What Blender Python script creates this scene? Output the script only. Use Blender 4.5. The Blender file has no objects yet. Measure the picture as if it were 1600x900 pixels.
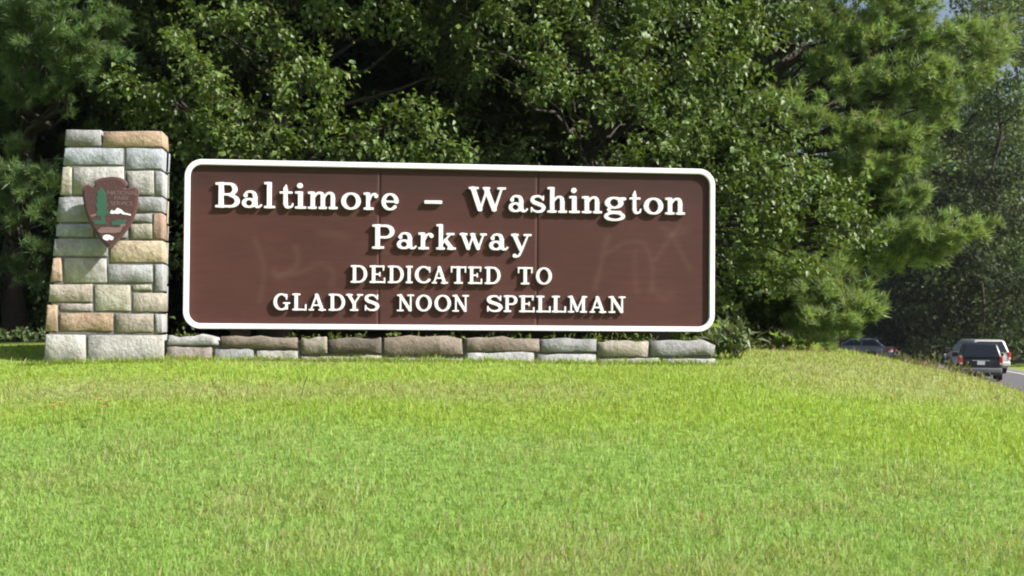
import bpy, bmesh, math, random
import numpy as np
from mathutils import Matrix, Vector
R = math.radians
rng = np.random.default_rng(7)
random.seed(7)
SC = bpy.context.scene
COL = SC.collection

# ------------------------------------------------------------------ camera, light, exposure
PITCH, ROLL, EYE, FPX = math.atan(50 / 2200), 0.0072, 1.6, 2200.0
cam_d = bpy.data.cameras.new('camera')
cam_d.sensor_width = 36.0
cam_d.lens = FPX / 1600 * 36.0
cam_d.clip_end = 6000
cam_d.dof.use_dof = True
cam_d.dof.focus_distance = 16.6
cam_d.dof.aperture_fstop = 4.0
cam = bpy.data.objects.new('camera', cam_d)
COL.objects.link(cam)
cam.matrix_world = Matrix.Translation((0, 0, EYE)) @ Matrix.Rotation(R(90) + PITCH, 4, 'X') @ Matrix.Rotation(ROLL, 4, 'Z')
SC.camera = cam

SUN_EL, SUN_AZ = R(41), R(111)          # azimuth clockwise from +Y (the way the camera looks)
world = bpy.data.worlds.new('World')
SC.world = world
world.use_nodes = True
wn = world.node_tree
bg = wn.nodes['Background']
sky = wn.nodes.new('ShaderNodeTexSky')
sky.sky_type = 'NISHITA'
sky.sun_disc = False
sky.sun_elevation = SUN_EL
sky.sun_rotation = SUN_AZ
sky.dust_density = 4.0
wn.links.new(sky.outputs[0], bg.inputs[0])
bg.inputs[1].default_value = 0.078
sun_d = bpy.data.lights.new('sun', 'SUN')
sun_d.energy = 5.0
sun_d.angle = R(0.55)
sun_d.color = (1.0, 0.975, 0.94)
sun = bpy.data.objects.new('sun', sun_d)
COL.objects.link(sun)
to_sun = Vector((math.cos(SUN_EL) * math.sin(SUN_AZ), math.cos(SUN_EL) * math.cos(SUN_AZ), math.sin(SUN_EL)))
sun.rotation_euler = to_sun.to_track_quat('Z', 'Y').to_euler()
sun.location = to_sun * 60
SC.view_settings.view_transform = 'Standard'
SC.view_settings.look = 'None'
SC.view_settings.gamma = 1.0
SC.view_settings.exposure = 0.85
SC.cycles.max_bounces = 6
SC.cycles.diffuse_bounces = 3
SC.cycles.glossy_bounces = 2
SC.cycles.transmission_bounces = 3
SC.cycles.transparent_max_bounces = 4
SC.cycles.filter_width = 2.0

# ------------------------------------------------------------------ projection helpers (pixel of the 1600x900 photo -> point)
cP, sP, cR, sR = math.cos(PITCH), math.sin(PITCH), math.cos(ROLL), math.sin(ROLL)
def ray(px, py):
    a, b = px - 800.0, py - 450.0
    u, v = cR * a + sR * b, -sR * a + cR * b
    x, z, y = u / FPX, -v / FPX, 1.0
    return np.array([x, y * cP - z * sP, y * sP + z * cP])
def at(px, py, D):
    d = ray(px, py)
    return np.array([0, 0, EYE]) + d * (D / d[1])

# ------------------------------------------------------------------ objects
def tag(o, label=None, cat=None, group=None, kind=None):
    if label: o['label'] = label
    if cat: o['category'] = cat
    if group: o['group'] = group
    if kind: o['kind'] = kind
    return o
def empty(name, loc, rz=0.0):
    o = bpy.data.objects.new(name, None)
    o.empty_display_size = 0.2
    COL.objects.link(o)
    o.location = loc
    o.rotation_euler = (0, 0, rz)
    return o
def link_mesh(name, me, mats=None, parent=None):
    o = bpy.data.objects.new(name, me)
    COL.objects.link(o)
    if mats is not None:
        for m in (mats if isinstance(mats, (list, tuple)) else [mats]):
            me.materials.append(m)
    if parent: o.parent = parent
    return o
def bm_obj(name, bm, mat, parent=None, smooth=False):
    me = bpy.data.meshes.new(name)
    bmesh.ops.recalc_face_normals(bm, faces=bm.faces[:])
    bm.to_mesh(me)
    bm.free()
    if smooth:
        me.polygons.foreach_set('use_smooth', [True] * len(me.polygons))
    return link_mesh(name, me, mat, parent)
def np_mesh(name, V, Fc, col=None, smooth=False):
    V = np.ascontiguousarray(V, dtype=np.float32)
    Fc = np.ascontiguousarray(Fc, dtype=np.int32)
    me = bpy.data.meshes.new(name)
    k = Fc.shape[1]
    me.vertices.add(len(V)); me.vertices.foreach_set('co', V.ravel())
    me.loops.add(Fc.size); me.loops.foreach_set('vertex_index', Fc.ravel())
    me.polygons.add(len(Fc))
    me.polygons.foreach_set('loop_start', np.arange(0, Fc.size, k, dtype=np.int32))
    try:
        me.polygons.foreach_set('loop_total', np.full(len(Fc), k, dtype=np.int32))
    except Exception:
        pass
    if smooth:
        me.polygons.foreach_set('use_smooth', np.ones(len(Fc), dtype=bool))
    me.update(calc_edges=True)
    if col is not None:
        a = me.color_attributes.new('tint', 'FLOAT_COLOR', 'POINT')
        c4 = np.ones((len(V), 4), dtype=np.float32); c4[:, :3] = col
        a.data.foreach_set('color', c4.ravel())
    me.validate()
    return me
def add_box(bm, x0, y0, z0, x1, y1, z1, bev=0.0, seg=1):
    r = bmesh.ops.create_cube(bm, size=1.0)
    vs = r['verts']
    for v in vs:
        v.co = Vector(((x0 + x1) / 2 + v.co.x * (x1 - x0), (y0 + y1) / 2 + v.co.y * (y1 - y0), (z0 + z1) / 2 + v.co.z * (z1 - z0)))
    if bev > 0:
        es = list({e for v in vs for e in v.link_edges})
        bmesh.ops.bevel(bm, geom=es, offset=bev, segments=seg, affect='EDGES', profile=0.5)
def prism(bm, pts, y0, y1, axis='y'):
    """polygon in x-z extruded along y (axis y) or polygon in y-z extruded along x"""
    def P(a, b, d): return (a, d, b) if axis == 'y' else (d, a, b)
    A = [bm.verts.new(P(a, b, y0)) for a, b in pts]
    B = [bm.verts.new(P(a, b, y1)) for a, b in pts]
    n = len(pts)
    fs = [bm.faces.new(A), bm.faces.new(B[::-1])]
    for i in range(n):
        fs.append(bm.faces.new((A[i], B[i], B[(i + 1) % n], A[(i + 1) % n])))
    return A + B, fs
def tube_arrays(path, radii, n=7):
    """tapered tube along a path -> verts, quads"""
    path = np.asarray(path, float); radii = np.asarray(radii, float)
    m = len(path)
    T = np.gradient(path, axis=0); T /= np.linalg.norm(T, axis=1)[:, None] + 1e-9
    ref = np.where(np.abs(T[:, 2:3]) > 0.9, np.array([[1.0, 0, 0]]), np.array([[0, 0, 1.0]]))
    U = np.cross(T, ref); U /= np.linalg.norm(U, axis=1)[:, None] + 1e-9
    W = np.cross(T, U)
    a = np.linspace(0, 2 * np.pi, n, endpoint=False)
    V = path[:, None, :] + radii[:, None, None] * (np.cos(a)[None, :, None] * U[:, None, :] + np.sin(a)[None, :, None] * W[:, None, :])
    i = np.arange(m - 1)[:, None]; j = np.arange(n)[None, :]
    Fc = np.stack([i * n + j, i * n + (j + 1) % n, (i + 1) * n + (j + 1) % n, (i + 1) * n + j], -1).reshape(-1, 4)
    return V.reshape(-1, 3), Fc
def merge(parts):
    Vs, Fs, o = [], [], 0
    for V, Fc in parts:
        Vs.append(V); Fs.append(Fc + o); o += len(V)
    return np.concatenate(Vs), np.concatenate(Fs)

def hash2(ix, iy, s):
    h = (ix.astype(np.int64) * 374761393 + iy.astype(np.int64) * 668265263 + s * 1274126177) & 0x7fffffff
    h = ((h ^ (h >> 13)) * 1103515245) & 0x7fffffff
    return ((h ^ (h >> 16)) & 0xffff) / 65535.0
def vnoise(x, y, s=0):
    ix, iy = np.floor(x), np.floor(y)
    fx, fy = x - ix, y - iy
    fx, fy = fx * fx * (3 - 2 * fx), fy * fy * (3 - 2 * fy)
    a, b = hash2(ix, iy, s), hash2(ix + 1, iy, s)
    c, d = hash2(ix, iy + 1, s), hash2(ix + 1, iy + 1, s)
    return (a * (1 - fx) + b * fx) * (1 - fy) + (c * (1 - fx) + d * fx) * fy
def fbm(x, y, s=0, o=3):
    r, a, t = 0, 1.0, 0
    for k in range(o):
        r = r + a * vnoise(x * 2 ** k, y * 2 ** k, s + k); t += a; a *= 0.5
    return r / t
def sstep(a, b, x):
    t = np.clip((x - a) / (b - a), 0, 1)
    return t * t * (3 - 2 * t)

# ------------------------------------------------------------------ materials
def mat_new(name):
    m = bpy.data.materials.new(name)
    m.use_nodes = True
    return m, m.node_tree, m.node_tree.nodes['Principled BSDF']
def setb(b, **k):
    names = {'rough': 'Roughness', 'metal': 'Metallic', 'spec': 'Specular IOR Level', 'coat': 'Coat Weight', 'coatr': 'Coat Roughness'}
    for a, v in k.items(): b.inputs[names[a]].default_value = v
def plain(name, col, rough=0.6, var=0.12, scale=12.0, bump=0.0, bscale=60.0, **k):
    m, t, b = mat_new(name)
    tc = t.nodes.new('ShaderNodeTexCoord')
    n = t.nodes.new('ShaderNodeTexNoise'); n.inputs['Scale'].default_value = scale; n.inputs['Detail'].default_value = 5
    t.links.new(tc.outputs['Object'], n.inputs['Vector'])
    mx = t.nodes.new('ShaderNodeMix'); mx.data_type = 'RGBA'
    mx.inputs['A'].default_value = (*[c * (1 - var) for c in col], 1)
    mx.inputs['B'].default_value = (*[min(1, c * (1 + var)) for c in col], 1)
    t.links.new(n.outputs['Fac'], mx.inputs['Factor'])
    t.links.new(mx.outputs['Result'], b.inputs['Base Color'])
    setb(b, rough=rough, **k)
    if bump:
        n2 = t.nodes.new('ShaderNodeTexNoise'); n2.inputs['Scale'].default_value = bscale; n2.inputs['Detail'].default_value = 6
        t.links.new(tc.outputs['Object'], n2.inputs['Vector'])
        bp = t.nodes.new('ShaderNodeBump'); bp.inputs['Strength'].default_value = bump; bp.inputs['Distance'].default_value = 0.02
        t.links.new(n2.outputs['Fac'], bp.inputs['Height'])
        t.links.new(bp.outputs['Normal'], b.inputs['Normal'])
    return m
def leafy(name, rough=0.4, trans=0.3, spec=0.5, tcol=(1.25, 1.2, 0.5)):
    """leaf / blade surface: colour from the per-leaf tint attribute, some light passes through"""
    m, t, b = mat_new(name)
    at_ = t.nodes.new('ShaderNodeVertexColor'); at_.layer_name = 'tint'
    t.links.new(at_.outputs['Color'], b.inputs['Base Color'])
    setb(b, rough=rough, spec=spec)
    tr = t.nodes.new('ShaderNodeBsdfTranslucent')
    mul = t.nodes.new('ShaderNodeMix'); mul.data_type = 'RGBA'; mul.blend_type = 'MULTIPLY'
    mul.inputs['Factor'].default_value = 1.0
    mul.inputs['B'].default_value = (*tcol, 1)
    t.links.new(at_.outputs['Color'], mul.inputs['A'])
    t.links.new(mul.outputs['Result'], tr.inputs['Color'])
    ms = t.nodes.new('ShaderNodeMixShader'); ms.inputs[0].default_value = trans
    t.links.new(b.outputs[0], ms.inputs[1]); t.links.new(tr.outputs[0], ms.inputs[2])
    out = [n for n in t.nodes if n.type == 'OUTPUT_MATERIAL'][0]
    t.links.new(ms.outputs[0], out.inputs['Surface'])
    return m
M_leaf = leafy('glossy_leaf', 0.46, 0.3, 0.40)
M_needle = leafy('pine_needle', 0.5, 0.38, 0.4)
M_farleaf = leafy('far_leaf', 0.65, 0.25, 0.12)
M_grass = leafy('grass_blade', 0.55, 0.4, 0.25)
M_bark = plain('bark', (0.040, 0.031, 0.024), 0.9, 0.4, 9, 0.8, 25)
M_white = plain('white_paint', (0.75, 0.75, 0.77), 0.5, 0.07, 9, .12, 60)
M_post = plain('dark_post_wood', (0.03, 0.022, 0.018), 0.8, 0.3, 8, 0.3, 30)

def stone_mat():
    m, t, b = mat_new('split_stone')
    oi = t.nodes.new('ShaderNodeObjectInfo')
    tc = t.nodes.new('ShaderNodeTexCoord')
    add = t.nodes.new('ShaderNodeVectorMath'); add.operation = 'ADD'
    sc = t.nodes.new('ShaderNodeVectorMath'); sc.operation = 'SCALE'; sc.inputs['Scale'].default_value = 37.0
    cmb = t.nodes.new('ShaderNodeCombineXYZ')
    for i in range(3): t.links.new(oi.outputs['Random'], cmb.inputs[i])
    t.links.new(cmb.outputs[0], sc.inputs[0])
    t.links.new(tc.outputs['Object'], add.inputs[0]); t.links.new(sc.outputs[0], add.inputs[1])
    def noise(s, d, r=0.6):
        n = t.nodes.new('ShaderNodeTexNoise'); n.inputs['Scale'].default_value = s; n.inputs['Detail'].default_value = d
        n.inputs['Roughness'].default_value = r
        t.links.new(add.outputs[0], n.inputs['Vector']); return n
    n1, n2, n3 = noise(5, 6), noise(22, 8, 0.7), noise(11, 4)
    def ramp(src, p0, p1, c0, c1):
        r = t.nodes.new('ShaderNodeValToRGB')
        r.color_ramp.elements[0].position = p0; r.color_ramp.elements[1].position = p1
        r.color_ramp.elements[0].color = (*c0, 1); r.color_ramp.elements[1].color = (*c1, 1)
        t.links.new(src.outputs['Fac'], r.inputs[0]); return r
    r1 = ramp(n1, 0.3, 0.7, (0.66, 0.635, 0.60), (1.13, 1.14, 1.15))
    r2 = ramp(n2, 0.25, 0.62, (0.6, 0.6, 0.6), (1.05, 1.05, 1.05))
    m1 = t.nodes.new('ShaderNodeMix'); m1.data_type = 'RGBA'; m1.blend_type = 'MULTIPLY'; m1.inputs['Factor'].default_value = 1
    t.links.new(oi.outputs['Color'], m1.inputs['A']); t.links.new(r1.outputs[0], m1.inputs['B'])
    m2 = t.nodes.new('ShaderNodeMix'); m2.data_type = 'RGBA'; m2.blend_type = 'MULTIPLY'; m2.inputs['Factor'].default_value = 0.85
    t.links.new(m1.outputs['Result'], m2.inputs['A']); t.links.new(r2.outputs[0], m2.inputs['B'])
    # lichen / rust streaks
    r3 = ramp(n3, 0.58, 0.72, (0, 0, 0), (1, 1, 1))
    m3 = t.nodes.new('ShaderNodeMix'); m3.data_type = 'RGBA'
    mm = t.nodes.new('ShaderNodeMath'); mm.operation = 'MULTIPLY'; mm.inputs[1].default_value = 0.55
    t.links.new(r3.outputs[0], mm.inputs[0]); t.links.new(mm.outputs[0], m3.inputs['Factor'])
    t.links.new(m2.outputs['Result'], m3.inputs['A']); m3.inputs['B'].default_value = (0.20, 0.15, 0.10, 1)
    t.links.new(m3.outputs['Result'], b.inputs['Base Color'])
    setb(b, rough=0.9, spec=0.2)
    bp = t.nodes.new('ShaderNodeBump'); bp.inputs['Strength'].default_value = 0.75; bp.inputs['Distance'].default_value = 0.018
    ad = t.nodes.new('ShaderNodeMath'); ad.operation = 'ADD'
    t.links.new(n3.outputs['Fac'], ad.inputs[0]); t.links.new(n2.outputs['Fac'], ad.inputs[1])
    t.links.new(ad.outputs[0], bp.inputs['Height']); t.links.new(bp.outputs['Normal'], b.inputs['Normal'])
    return m
M_stone = stone_mat()
M_mortar = plain('mortar', (0.14, 0.135, 0.125), 0.95, 0.25, 30, 0.5, 80)

# ------------------------------------------------------------------ terrain
CTRL = []
def cp(px, py, D): CTRL.append(tuple(at(px, py, D)))
for px in (-100, 300, 800, 1150):
    cp(px, 900, 8.5); cp(px, 700, 11.8); cp(px, 600, 14.45)
for px, py, D in ((-100, 561, 15.55), (262, 562, 15.55), (700, 566, 15.9), (1117, 571, 16.3)): cp(px, py, D)
for px, py, D in ((1400, 900, 8.5), (1700, 900, 8.5), (1400, 700, 11.9), (1700, 715, 12.0), (1400, 610, 14.9),
                  (1600, 627, 15.0), (1600, 624, 17.5), (1500, 588, 16.4), (1400, 566, 18.5), (1290, 554, 21.0),
                  (1200, 551, 20.5), (1210, 520, 27), (1720, 655, 15.5)): cp(px, py, D)
CTRL += [(0, 0, 0.0), (-6, 1, 0.0), (6, 0, -0.1), (0, 4.5, 0.0), (5, 5, -.05), (-5, 5, 0.0),
         (-0.5, 24, 1.3), (-5, 25, 1.25), (-9, 20, 1.15), (-14, 14, 1.05), (-14, 5, 0.1), (-30, 20, 1.1), (-30, 45, 1.1), (-8, 40, 1.2), (2, 34, 1.2), (-20, 80, 0.6), (-60, 60, .8),
         (6.2, 27, 0.85), (8.5, 24, 0.55), (9.0, 20, 0.1), (7.6, 22, .62), (9, 30, 0.25), (12.5, 30, -0.55), (8, 12, 0.15), (11, 8, -0.6), (12, 15, -0.5), (16, 30, -0.95), (14, 45, -.95), (20, 75, -1), (5, 60, 0.2), (10, 55, -.5), (30, 30, -1), (40, 70, -.9), (14, 0, -.95), (25, 0, -1), (40, 10, -1), (60, 60, -.7), (0, 90, -.6), (30, 110, -.6), (60, 110, -.4), (-20, 120, 0)]
CT = np.array(CTRL)
def tps(A, B):
    d2 = ((A[:, None, :2] - B[None, :, :2]) ** 2).sum(-1)
    return 0.5 * d2 * np.log(d2 + 1e-9)
_n = len(CT)
_K = tps(CT, CT) + np.eye(_n) * 0.02
_Pm = np.concatenate([np.ones((_n, 1)), CT[:, :2]], 1)
_A = np.block([[_K, _Pm], [_Pm.T, np.zeros((3, 3))]])
_w = np.linalg.solve(_A, np.concatenate([CT[:, 2], np.zeros(3)]))
# road centre line
RC = np.array([(9.5, -60), (11.5, -20), (14.2, 20), (17.5, 45), (19.8, 58), (21.6, 68), (22.0, 78), (20.5, 90), (15, 104), (4, 118), (-14, 132), (-40, 146)], float)
def catmull(P, k=12):
    P = np.asarray(P, float)
    Q = np.concatenate([[2 * P[0] - P[1]], P, [2 * P[-1] - P[-2]]]); out = []
    for i in range(1, len(Q) - 2):
        for t in np.linspace(0, 1, k, endpoint=False):
            a, b, c, d = Q[i - 1:i + 3]
            out.append(0.5 * (2 * b + (c - a) * t + (2 * a - 5 * b + 4 * c - d) * t * t + (3 * b - a - 3 * c + d) * t ** 3))
    out.append(P[-1]); return np.array(out)
RL = catmull(RC, 8)
RZ, RW = -1.0, 4.3
def grade(y): return RZ + .19 * sstep(66, 81, y)
def road_dist(x, y):
    best = np.full(x.shape, 1e9)
    for a, b in zip(RL[:-1], RL[1:]):
        ab = b - a
        t = np.clip(((x - a[0]) * ab[0] + (y - a[1]) * ab[1]) / (ab @ ab), 0, 1)
        best = np.minimum(best, np.hypot(x - a[0] - t * ab[0], y - a[1] - t * ab[1]))
    return best
def height(x, y):
    x = np.atleast_1d(np.asarray(x, float)); y = np.atleast_1d(np.asarray(y, float))
    cx, cy = np.clip(x, -60, 60), np.clip(y, -10, 120)
    z = np.empty_like(x)
    for i in range(0, len(x), 40000):
        q = np.stack([cx[i:i + 40000], cy[i:i + 40000]], 1)
        d2 = ((q[:, None, :] - CT[None, :, :2]) ** 2).sum(-1)
        z[i:i + 40000] = (0.5 * d2 * np.log(d2 + 1e-9)) @ _w[:_n] + _w[_n] + q @ _w[_n + 1:]
    z = np.clip(z, -1.4, 1.7)
    z += 0.035 * (fbm(x * 0.9, y * 0.9, 5) - 0.5) * sstep(60, 20, np.hypot(x, y))
    rd = road_dist(x, y)
    k = sstep(RW + 0.6, RW + 3.0, rd)
    z = (grade(y) - 0.03) * (1 - k) + z * k
    far = sstep(150, 320, np.hypot(x, y - 40))
    return z * (1 - far) + 0.0 * far
def hz(x, y): return float(height([x], [y])[0])

def axis(lo, hi, step, out):
    mid = np.arange(lo, hi + 1e-6, step)
    g = [step * 1.35 ** i for i in range(1, out)]
    up = hi + np.cumsum(g); dn = lo - np.cumsum(g)[::-1]
    return np.concatenate([dn, mid, up])
gx, gy = axis(-14, 30, 0.4, 19), axis(-4, 50, 0.4, 19)
GX, GY = np.meshgrid(gx, gy)
GZ = height(GX.ravel(), GY.ravel())
nx_, ny_ = len(gx), len(gy)
ii, jj = np.meshgrid(np.arange(nx_ - 1), np.arange(ny_ - 1))
b0 = (jj * nx_ + ii).ravel()
GF = np.stack([b0, b0 + 1, b0 + nx_ + 1, b0 + nx_], 1)

# lawn colour as it grows: bright yellow-green, mid green and seed-head brown patches
C_BRIGHT, C_MID, C_BROWN = np.array([0.278, 0.396, 0.066]), np.array([0.252, 0.400, 0.090]), np.array([0.335, 0.370, 0.145])
def lawn_mix(x, y):
    n1 = fbm(x * 0.55 + 3, y * 0.8, 11); n2 = fbm(x * 1.6, y * 1.9, 23); n3 = fbm(x * .9, y * 1.1, 41)
    u = n1 - 0.5; w = n2 - 0.5
    band = np.exp(-((y - 14.05 - 0.5 * u) / 0.5) ** 2) * sstep(1.6, 0.2, x) * 0.85
    edge = np.exp(-((y - 15.75 - 0.06 * x) / 0.16) ** 2) * 0.5
    rightp = sstep(1.8, 3.2, x + 1.5 * u) * sstep(13.6, 14.6, y + 0.8 * w - 0.12 * (x - 3)) * sstep(21.5, 19, y + 2 * u) * 0.8
    low = sstep(12.6, 11.3, y - 0.9 * u + 0.25 * np.maximum(x, 0) - .35) * (0.12 + 0.42 * sstep(0.46, 0.72, n2))
    brown = np.clip(np.maximum.reduce([band, edge, rightp, low]) * (0.75 + 0.8 * (n3 - 0.35)), 0, 1)
    mid = sstep(12.9, 11.5, y - 1.3 * u + 0.28 * np.maximum(x, 0) - .3)
    return brown, mid, n2
def lawn_col(x, y):
    b, m, n = lawn_mix(x, y)
    c = C_BRIGHT[None] * (1 - m[:, None]) + C_MID[None] * m[:, None]
    c = c * (1 - b[:, None]) + C_BROWN[None] * b[:, None]
    return c * (0.86 + 0.28 * n[:, None])
gc = lawn_col(GX.ravel(), GY.ravel()) * 0.8
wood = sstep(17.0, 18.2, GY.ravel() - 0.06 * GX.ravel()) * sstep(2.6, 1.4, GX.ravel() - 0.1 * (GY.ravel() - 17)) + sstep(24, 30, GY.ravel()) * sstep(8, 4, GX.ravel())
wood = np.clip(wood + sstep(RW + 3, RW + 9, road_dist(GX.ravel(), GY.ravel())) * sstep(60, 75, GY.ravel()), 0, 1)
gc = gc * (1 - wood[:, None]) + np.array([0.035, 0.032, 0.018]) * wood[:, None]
m_ground, t, b = mat_new('lawn_soil')
a_ = t.nodes.new('ShaderNodeVertexColor'); a_.layer_name = 'tint'
tc = t.nodes.new('ShaderNodeTexCoord'); n_ = t.nodes.new('ShaderNodeTexNoise'); n_.inputs['Scale'].default_value = 14; n_.inputs['Detail'].default_value = 8
t.links.new(tc.outputs['Object'], n_.inputs['Vector'])
rp = t.nodes.new('ShaderNodeValToRGB'); rp.color_ramp.elements[0].position = .3; rp.color_ramp.elements[1].position = .7
rp.color_ramp.elements[0].color = (.6, .6, .55, 1); rp.color_ramp.elements[1].color = (1.1, 1.1, 1.1, 1)
t.links.new(n_.outputs['Fac'], rp.inputs[0])
mx = t.nodes.new('ShaderNodeMix'); mx.data_type = 'RGBA'; mx.blend_type = 'MULTIPLY'; mx.inputs['Factor'].default_value = 1
t.links.new(a_.outputs['Color'], mx.inputs['A']); t.links.new(rp.outputs[0], mx.inputs['B'])
t.links.new(mx.outputs['Result'], b.inputs['Base Color']); setb(b, rough=0.95, spec=0.1)
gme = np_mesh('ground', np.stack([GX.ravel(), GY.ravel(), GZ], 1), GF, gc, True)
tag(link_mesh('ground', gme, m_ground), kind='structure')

# road with shoulders, edge lines
def strip(off0, off1, z, ln=None, dash=None):
    P = RL if ln is None else ln
    T = np.gradient(P, axis=0); T /= np.linalg.norm(T, axis=1)[:, None]
    N = np.stack([T[:, 1], -T[:, 0]], 1)
    A, B = P + N * off0, P + N * off1
    V = np.concatenate([np.c_[A, grade(P[:, 1]) + z - RZ], np.c_[B, grade(P[:, 1]) + z - RZ]])
    n = len(P); i = np.arange(n - 1)
    if dash: i = i[(i // dash) % 2 == 0]
    return V, np.stack([i, i + n, i + n + 1, i + 1], 1)
M_asph = plain('asphalt', (0.085, 0.085, 0.088), 0.9, 0.15, 3, 0.3, 40)
M_gravel = plain('shoulder_gravel', (0.16, 0.15, 0.13), 0.95, 0.25, 6, 0.5, 30)
M_line = plain('road_paint', (0.70, 0.70, 0.68), 0.7, 0.15, 8)
M_yel = plain('yellow_road_paint', (0.62, 0.42, 0.05), 0.7, 0.15, 8)
rd_base = link_mesh('road', np_mesh('road', *strip(-RW, RW, RZ)), M_asph); tag(rd_base, kind='structure')
link_mesh('shoulder', np_mesh('shoulder', *strip(-RW - 0.9, -RW, RZ - 0.008)), M_gravel, rd_base)
link_mesh('shoulder', np_mesh('shoulder', *strip(RW, RW + 0.9, RZ - 0.008)), M_gravel, rd_base)
link_mesh('edge_line', np_mesh('edge_line', *strip(RW - 0.45, RW - 0.33, RZ + 0.005)), M_line, rd_base)
link_mesh('edge_line', np_mesh('edge_line', *strip(-RW + 0.33, -RW + 0.45, RZ + 0.005)), M_yel, rd_base)
link_mesh('lane_dashes', np_mesh('lane_dashes', *strip(-0.06, 0.06, RZ + 0.005, catmull(RC, 14), 2)), M_line, rd_base)

# ------------------------------------------------------------------ the sign's own frame: s along its face, y away from the camera, z up
YAW = 0.1116
S0 = np.array([-0.6678, 16.3, 0.0])
DX, DY = np.array([math.cos(YAW), math.sin(YAW), 0]), np.array([-math.sin(YAW), math.cos(YAW), 0])
SW, SH, SZ = 6.1371, 1.9125, EYE + 0.838
def loc(px, py, Y=0.0):
    d = ray(px, py); o = np.array([0, 0, EYE])
    k = ((S0 + DY * Y - o) @ DY) / (d @ DY)
    p = o + d * k - S0
    return p @ DX, p[2]
def wpt(s, Y, z): return S0 + DX * s + DY * Y + np.array([0, 0, z])

# ------------------------------------------------------------------ slab-serif glyphs drawn from strokes
RES = 80
class G:
    def __init__(s): s.p = []
    def box(s, x0, y0, x1, y1): s.p.append(('b', x0, y0, x1, y1)); return s
    def st(s, pts, rad, k=10):
        P = catmull(pts, k) if len(pts) > 2 else np.linspace(pts[0], pts[1], 40)
        r = np.interp(np.linspace(0, 1, len(P)), np.linspace(0, 1, len(rad)), rad)
        s.p.append(('c', P, r)); return s
    def arc(s, cx, cy, rx, ry, a0, a1, th=0.055, tk=0.095):
        a = np.radians(np.linspace(a0, a1, 70))
        s.p.append(('c', np.stack([cx + rx * np.cos(a), cy + ry * np.sin(a)], 1), th + (tk - th) * np.abs(np.cos(a)) ** 1.3)); return s
    def dot(s, x, y, r): s.p.append(('c', np.array([[x, y]]), np.array([r]))); return s
    def field(s, X, Y):
        k = 0.035; d = None
        for q in s.p:
            if q[0] == 'b':
                ax, ay = np.abs(X - (q[1] + q[3]) / 2) - (q[3] - q[1]) / 2, np.abs(Y - (q[2] + q[4]) / 2) - (q[4] - q[2]) / 2
                e = np.hypot(np.maximum(ax, 0), np.maximum(ay, 0)) + np.minimum(np.maximum(ax, ay), 0)
            else:
                e = np.min(np.hypot(X[..., None] - q[1][:, 0], Y[..., None] - q[1][:, 1]) - q[2], axis=-1)
            if d is None: d = e
            else:
                h = np.maximum(k - np.abs(d - e), 0) / k
                d = np.minimum(d, e) - h * h * k * 0.25
        return d + 0.021
def serif(g, x0, x1, y, up=True):
    return g.box(x0, y, x1, y + 0.115) if up else g.box(x0, y - 0.115, x1, y)
GL = {}
def cap_stem(x=0.2, top=(0, .4), bot=(0, .4), h=1.0):
    g = G().box(x - .095, 0, x + .095, h)
    if top: serif(g, *top, h, False)
    if bot: serif(g, *bot, 0)
    return g
GL['B'] = cap_stem(top=(0, .3), bot=(0, .3)).box(.2, .89, .46, 1).box(.2, .47, .5, .575).box(.2, 0, .5, .11).arc(.46, .735, .19, .21, -90, 90).arc(.5, .265, .23, .21, -90, 90)
GL['P'] = cap_stem(top=(0, .3), bot=(0, .44)).box(.2, .89, .46, 1).box(.2, .42, .46, .53).arc(.46, .71, .24, .235, -90, 90)
GL['D'] = cap_stem(top=(0, .3), bot=(0, .3)).box(.2, .89, .42, 1).box(.2, 0, .42, .11).arc(.42, .5, .34, .445, -90, 90)
GL['E'] = cap_stem(top=(0, .3), bot=(0, .3)).box(.2, .89, .72, 1).box(.2, .45, .52, .55).box(.2, 0, .77, .11).box(.63, .70, .72, 1).box(.68, 0, .77, .32).box(.46, .36, .54, .64)
GL['L'] = cap_stem(top=(0, .42), bot=(0, .3)).box(.2, 0, .74, .11).box(.65, 0, .74, .38)
GL['T'] = G().box(.29, 0, .48, 1).box(0, .89, .77, 1).box(0, .64, .085, 1).box(.685, .64, .77, 1).box(.16, 0, .61, .11)
GL['I'] = cap_stem(top=(0, .42), bot=(0, .42))
GL['A'] = G().st([(.14, .06), (.43, .93)], [.055, .06]).st([(.45, .90), (.74, .06)], [.095, .095]).box(.24, .27, .64, .37).box(0, 0, .31, .105).box(.54, 0, .95, .105).box(.34, .88, .5, 1)
GL['W'] = G().st([(.15, .93), (.37, .09)], [.09, .09]).st([(.38, .07), (.58, .86)], [.05, .05]).st([(.57, .9), (.82, .09)], [.09, .09]).st([(.83, .07), (1.05, .93)], [.05, .05]).box(0, .895, .34, 1).box(.44, .895, .7, 1).box(.90, .895, 1.2, 1)
GL['N'] = G().box(.145, 0, .25, 1).st([(.2, .93), (.72, .08)], [.09, .09]).box(.70, 0, .80, 1).box(0, 0, .38, .105).box(0, .895, .26, 1).box(.56, .895, .94, 1)
GL['M'] = G().box(.14, 0, .24, 1).st([(.2, .93), (.53, .13)], [.09, .085]).st([(.53, .1), (.86, .93)], [.05, .05]).box(.80, 0, .98, 1).box(0, 0, .37, .105).box(0, .895, .28, 1).box(.69, 0, 1.1, .105).box(.84, .895, 1.1, 1)
GL['O'] = G().arc(.45, .5, .355, .445, 0, 360, .055, .098)
GL['C'] = G().arc(.45, .5, .355, .445, 48, 318, .055, .098).box(.70, .62, .78, .97)
GL['G'] = G().arc(.45, .5, .355, .445, 48, 308, .055, .098).box(.68, .62, .76, .97).box(.64, .05, .81, .44).box(.52, .38, .93, .48)
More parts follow.
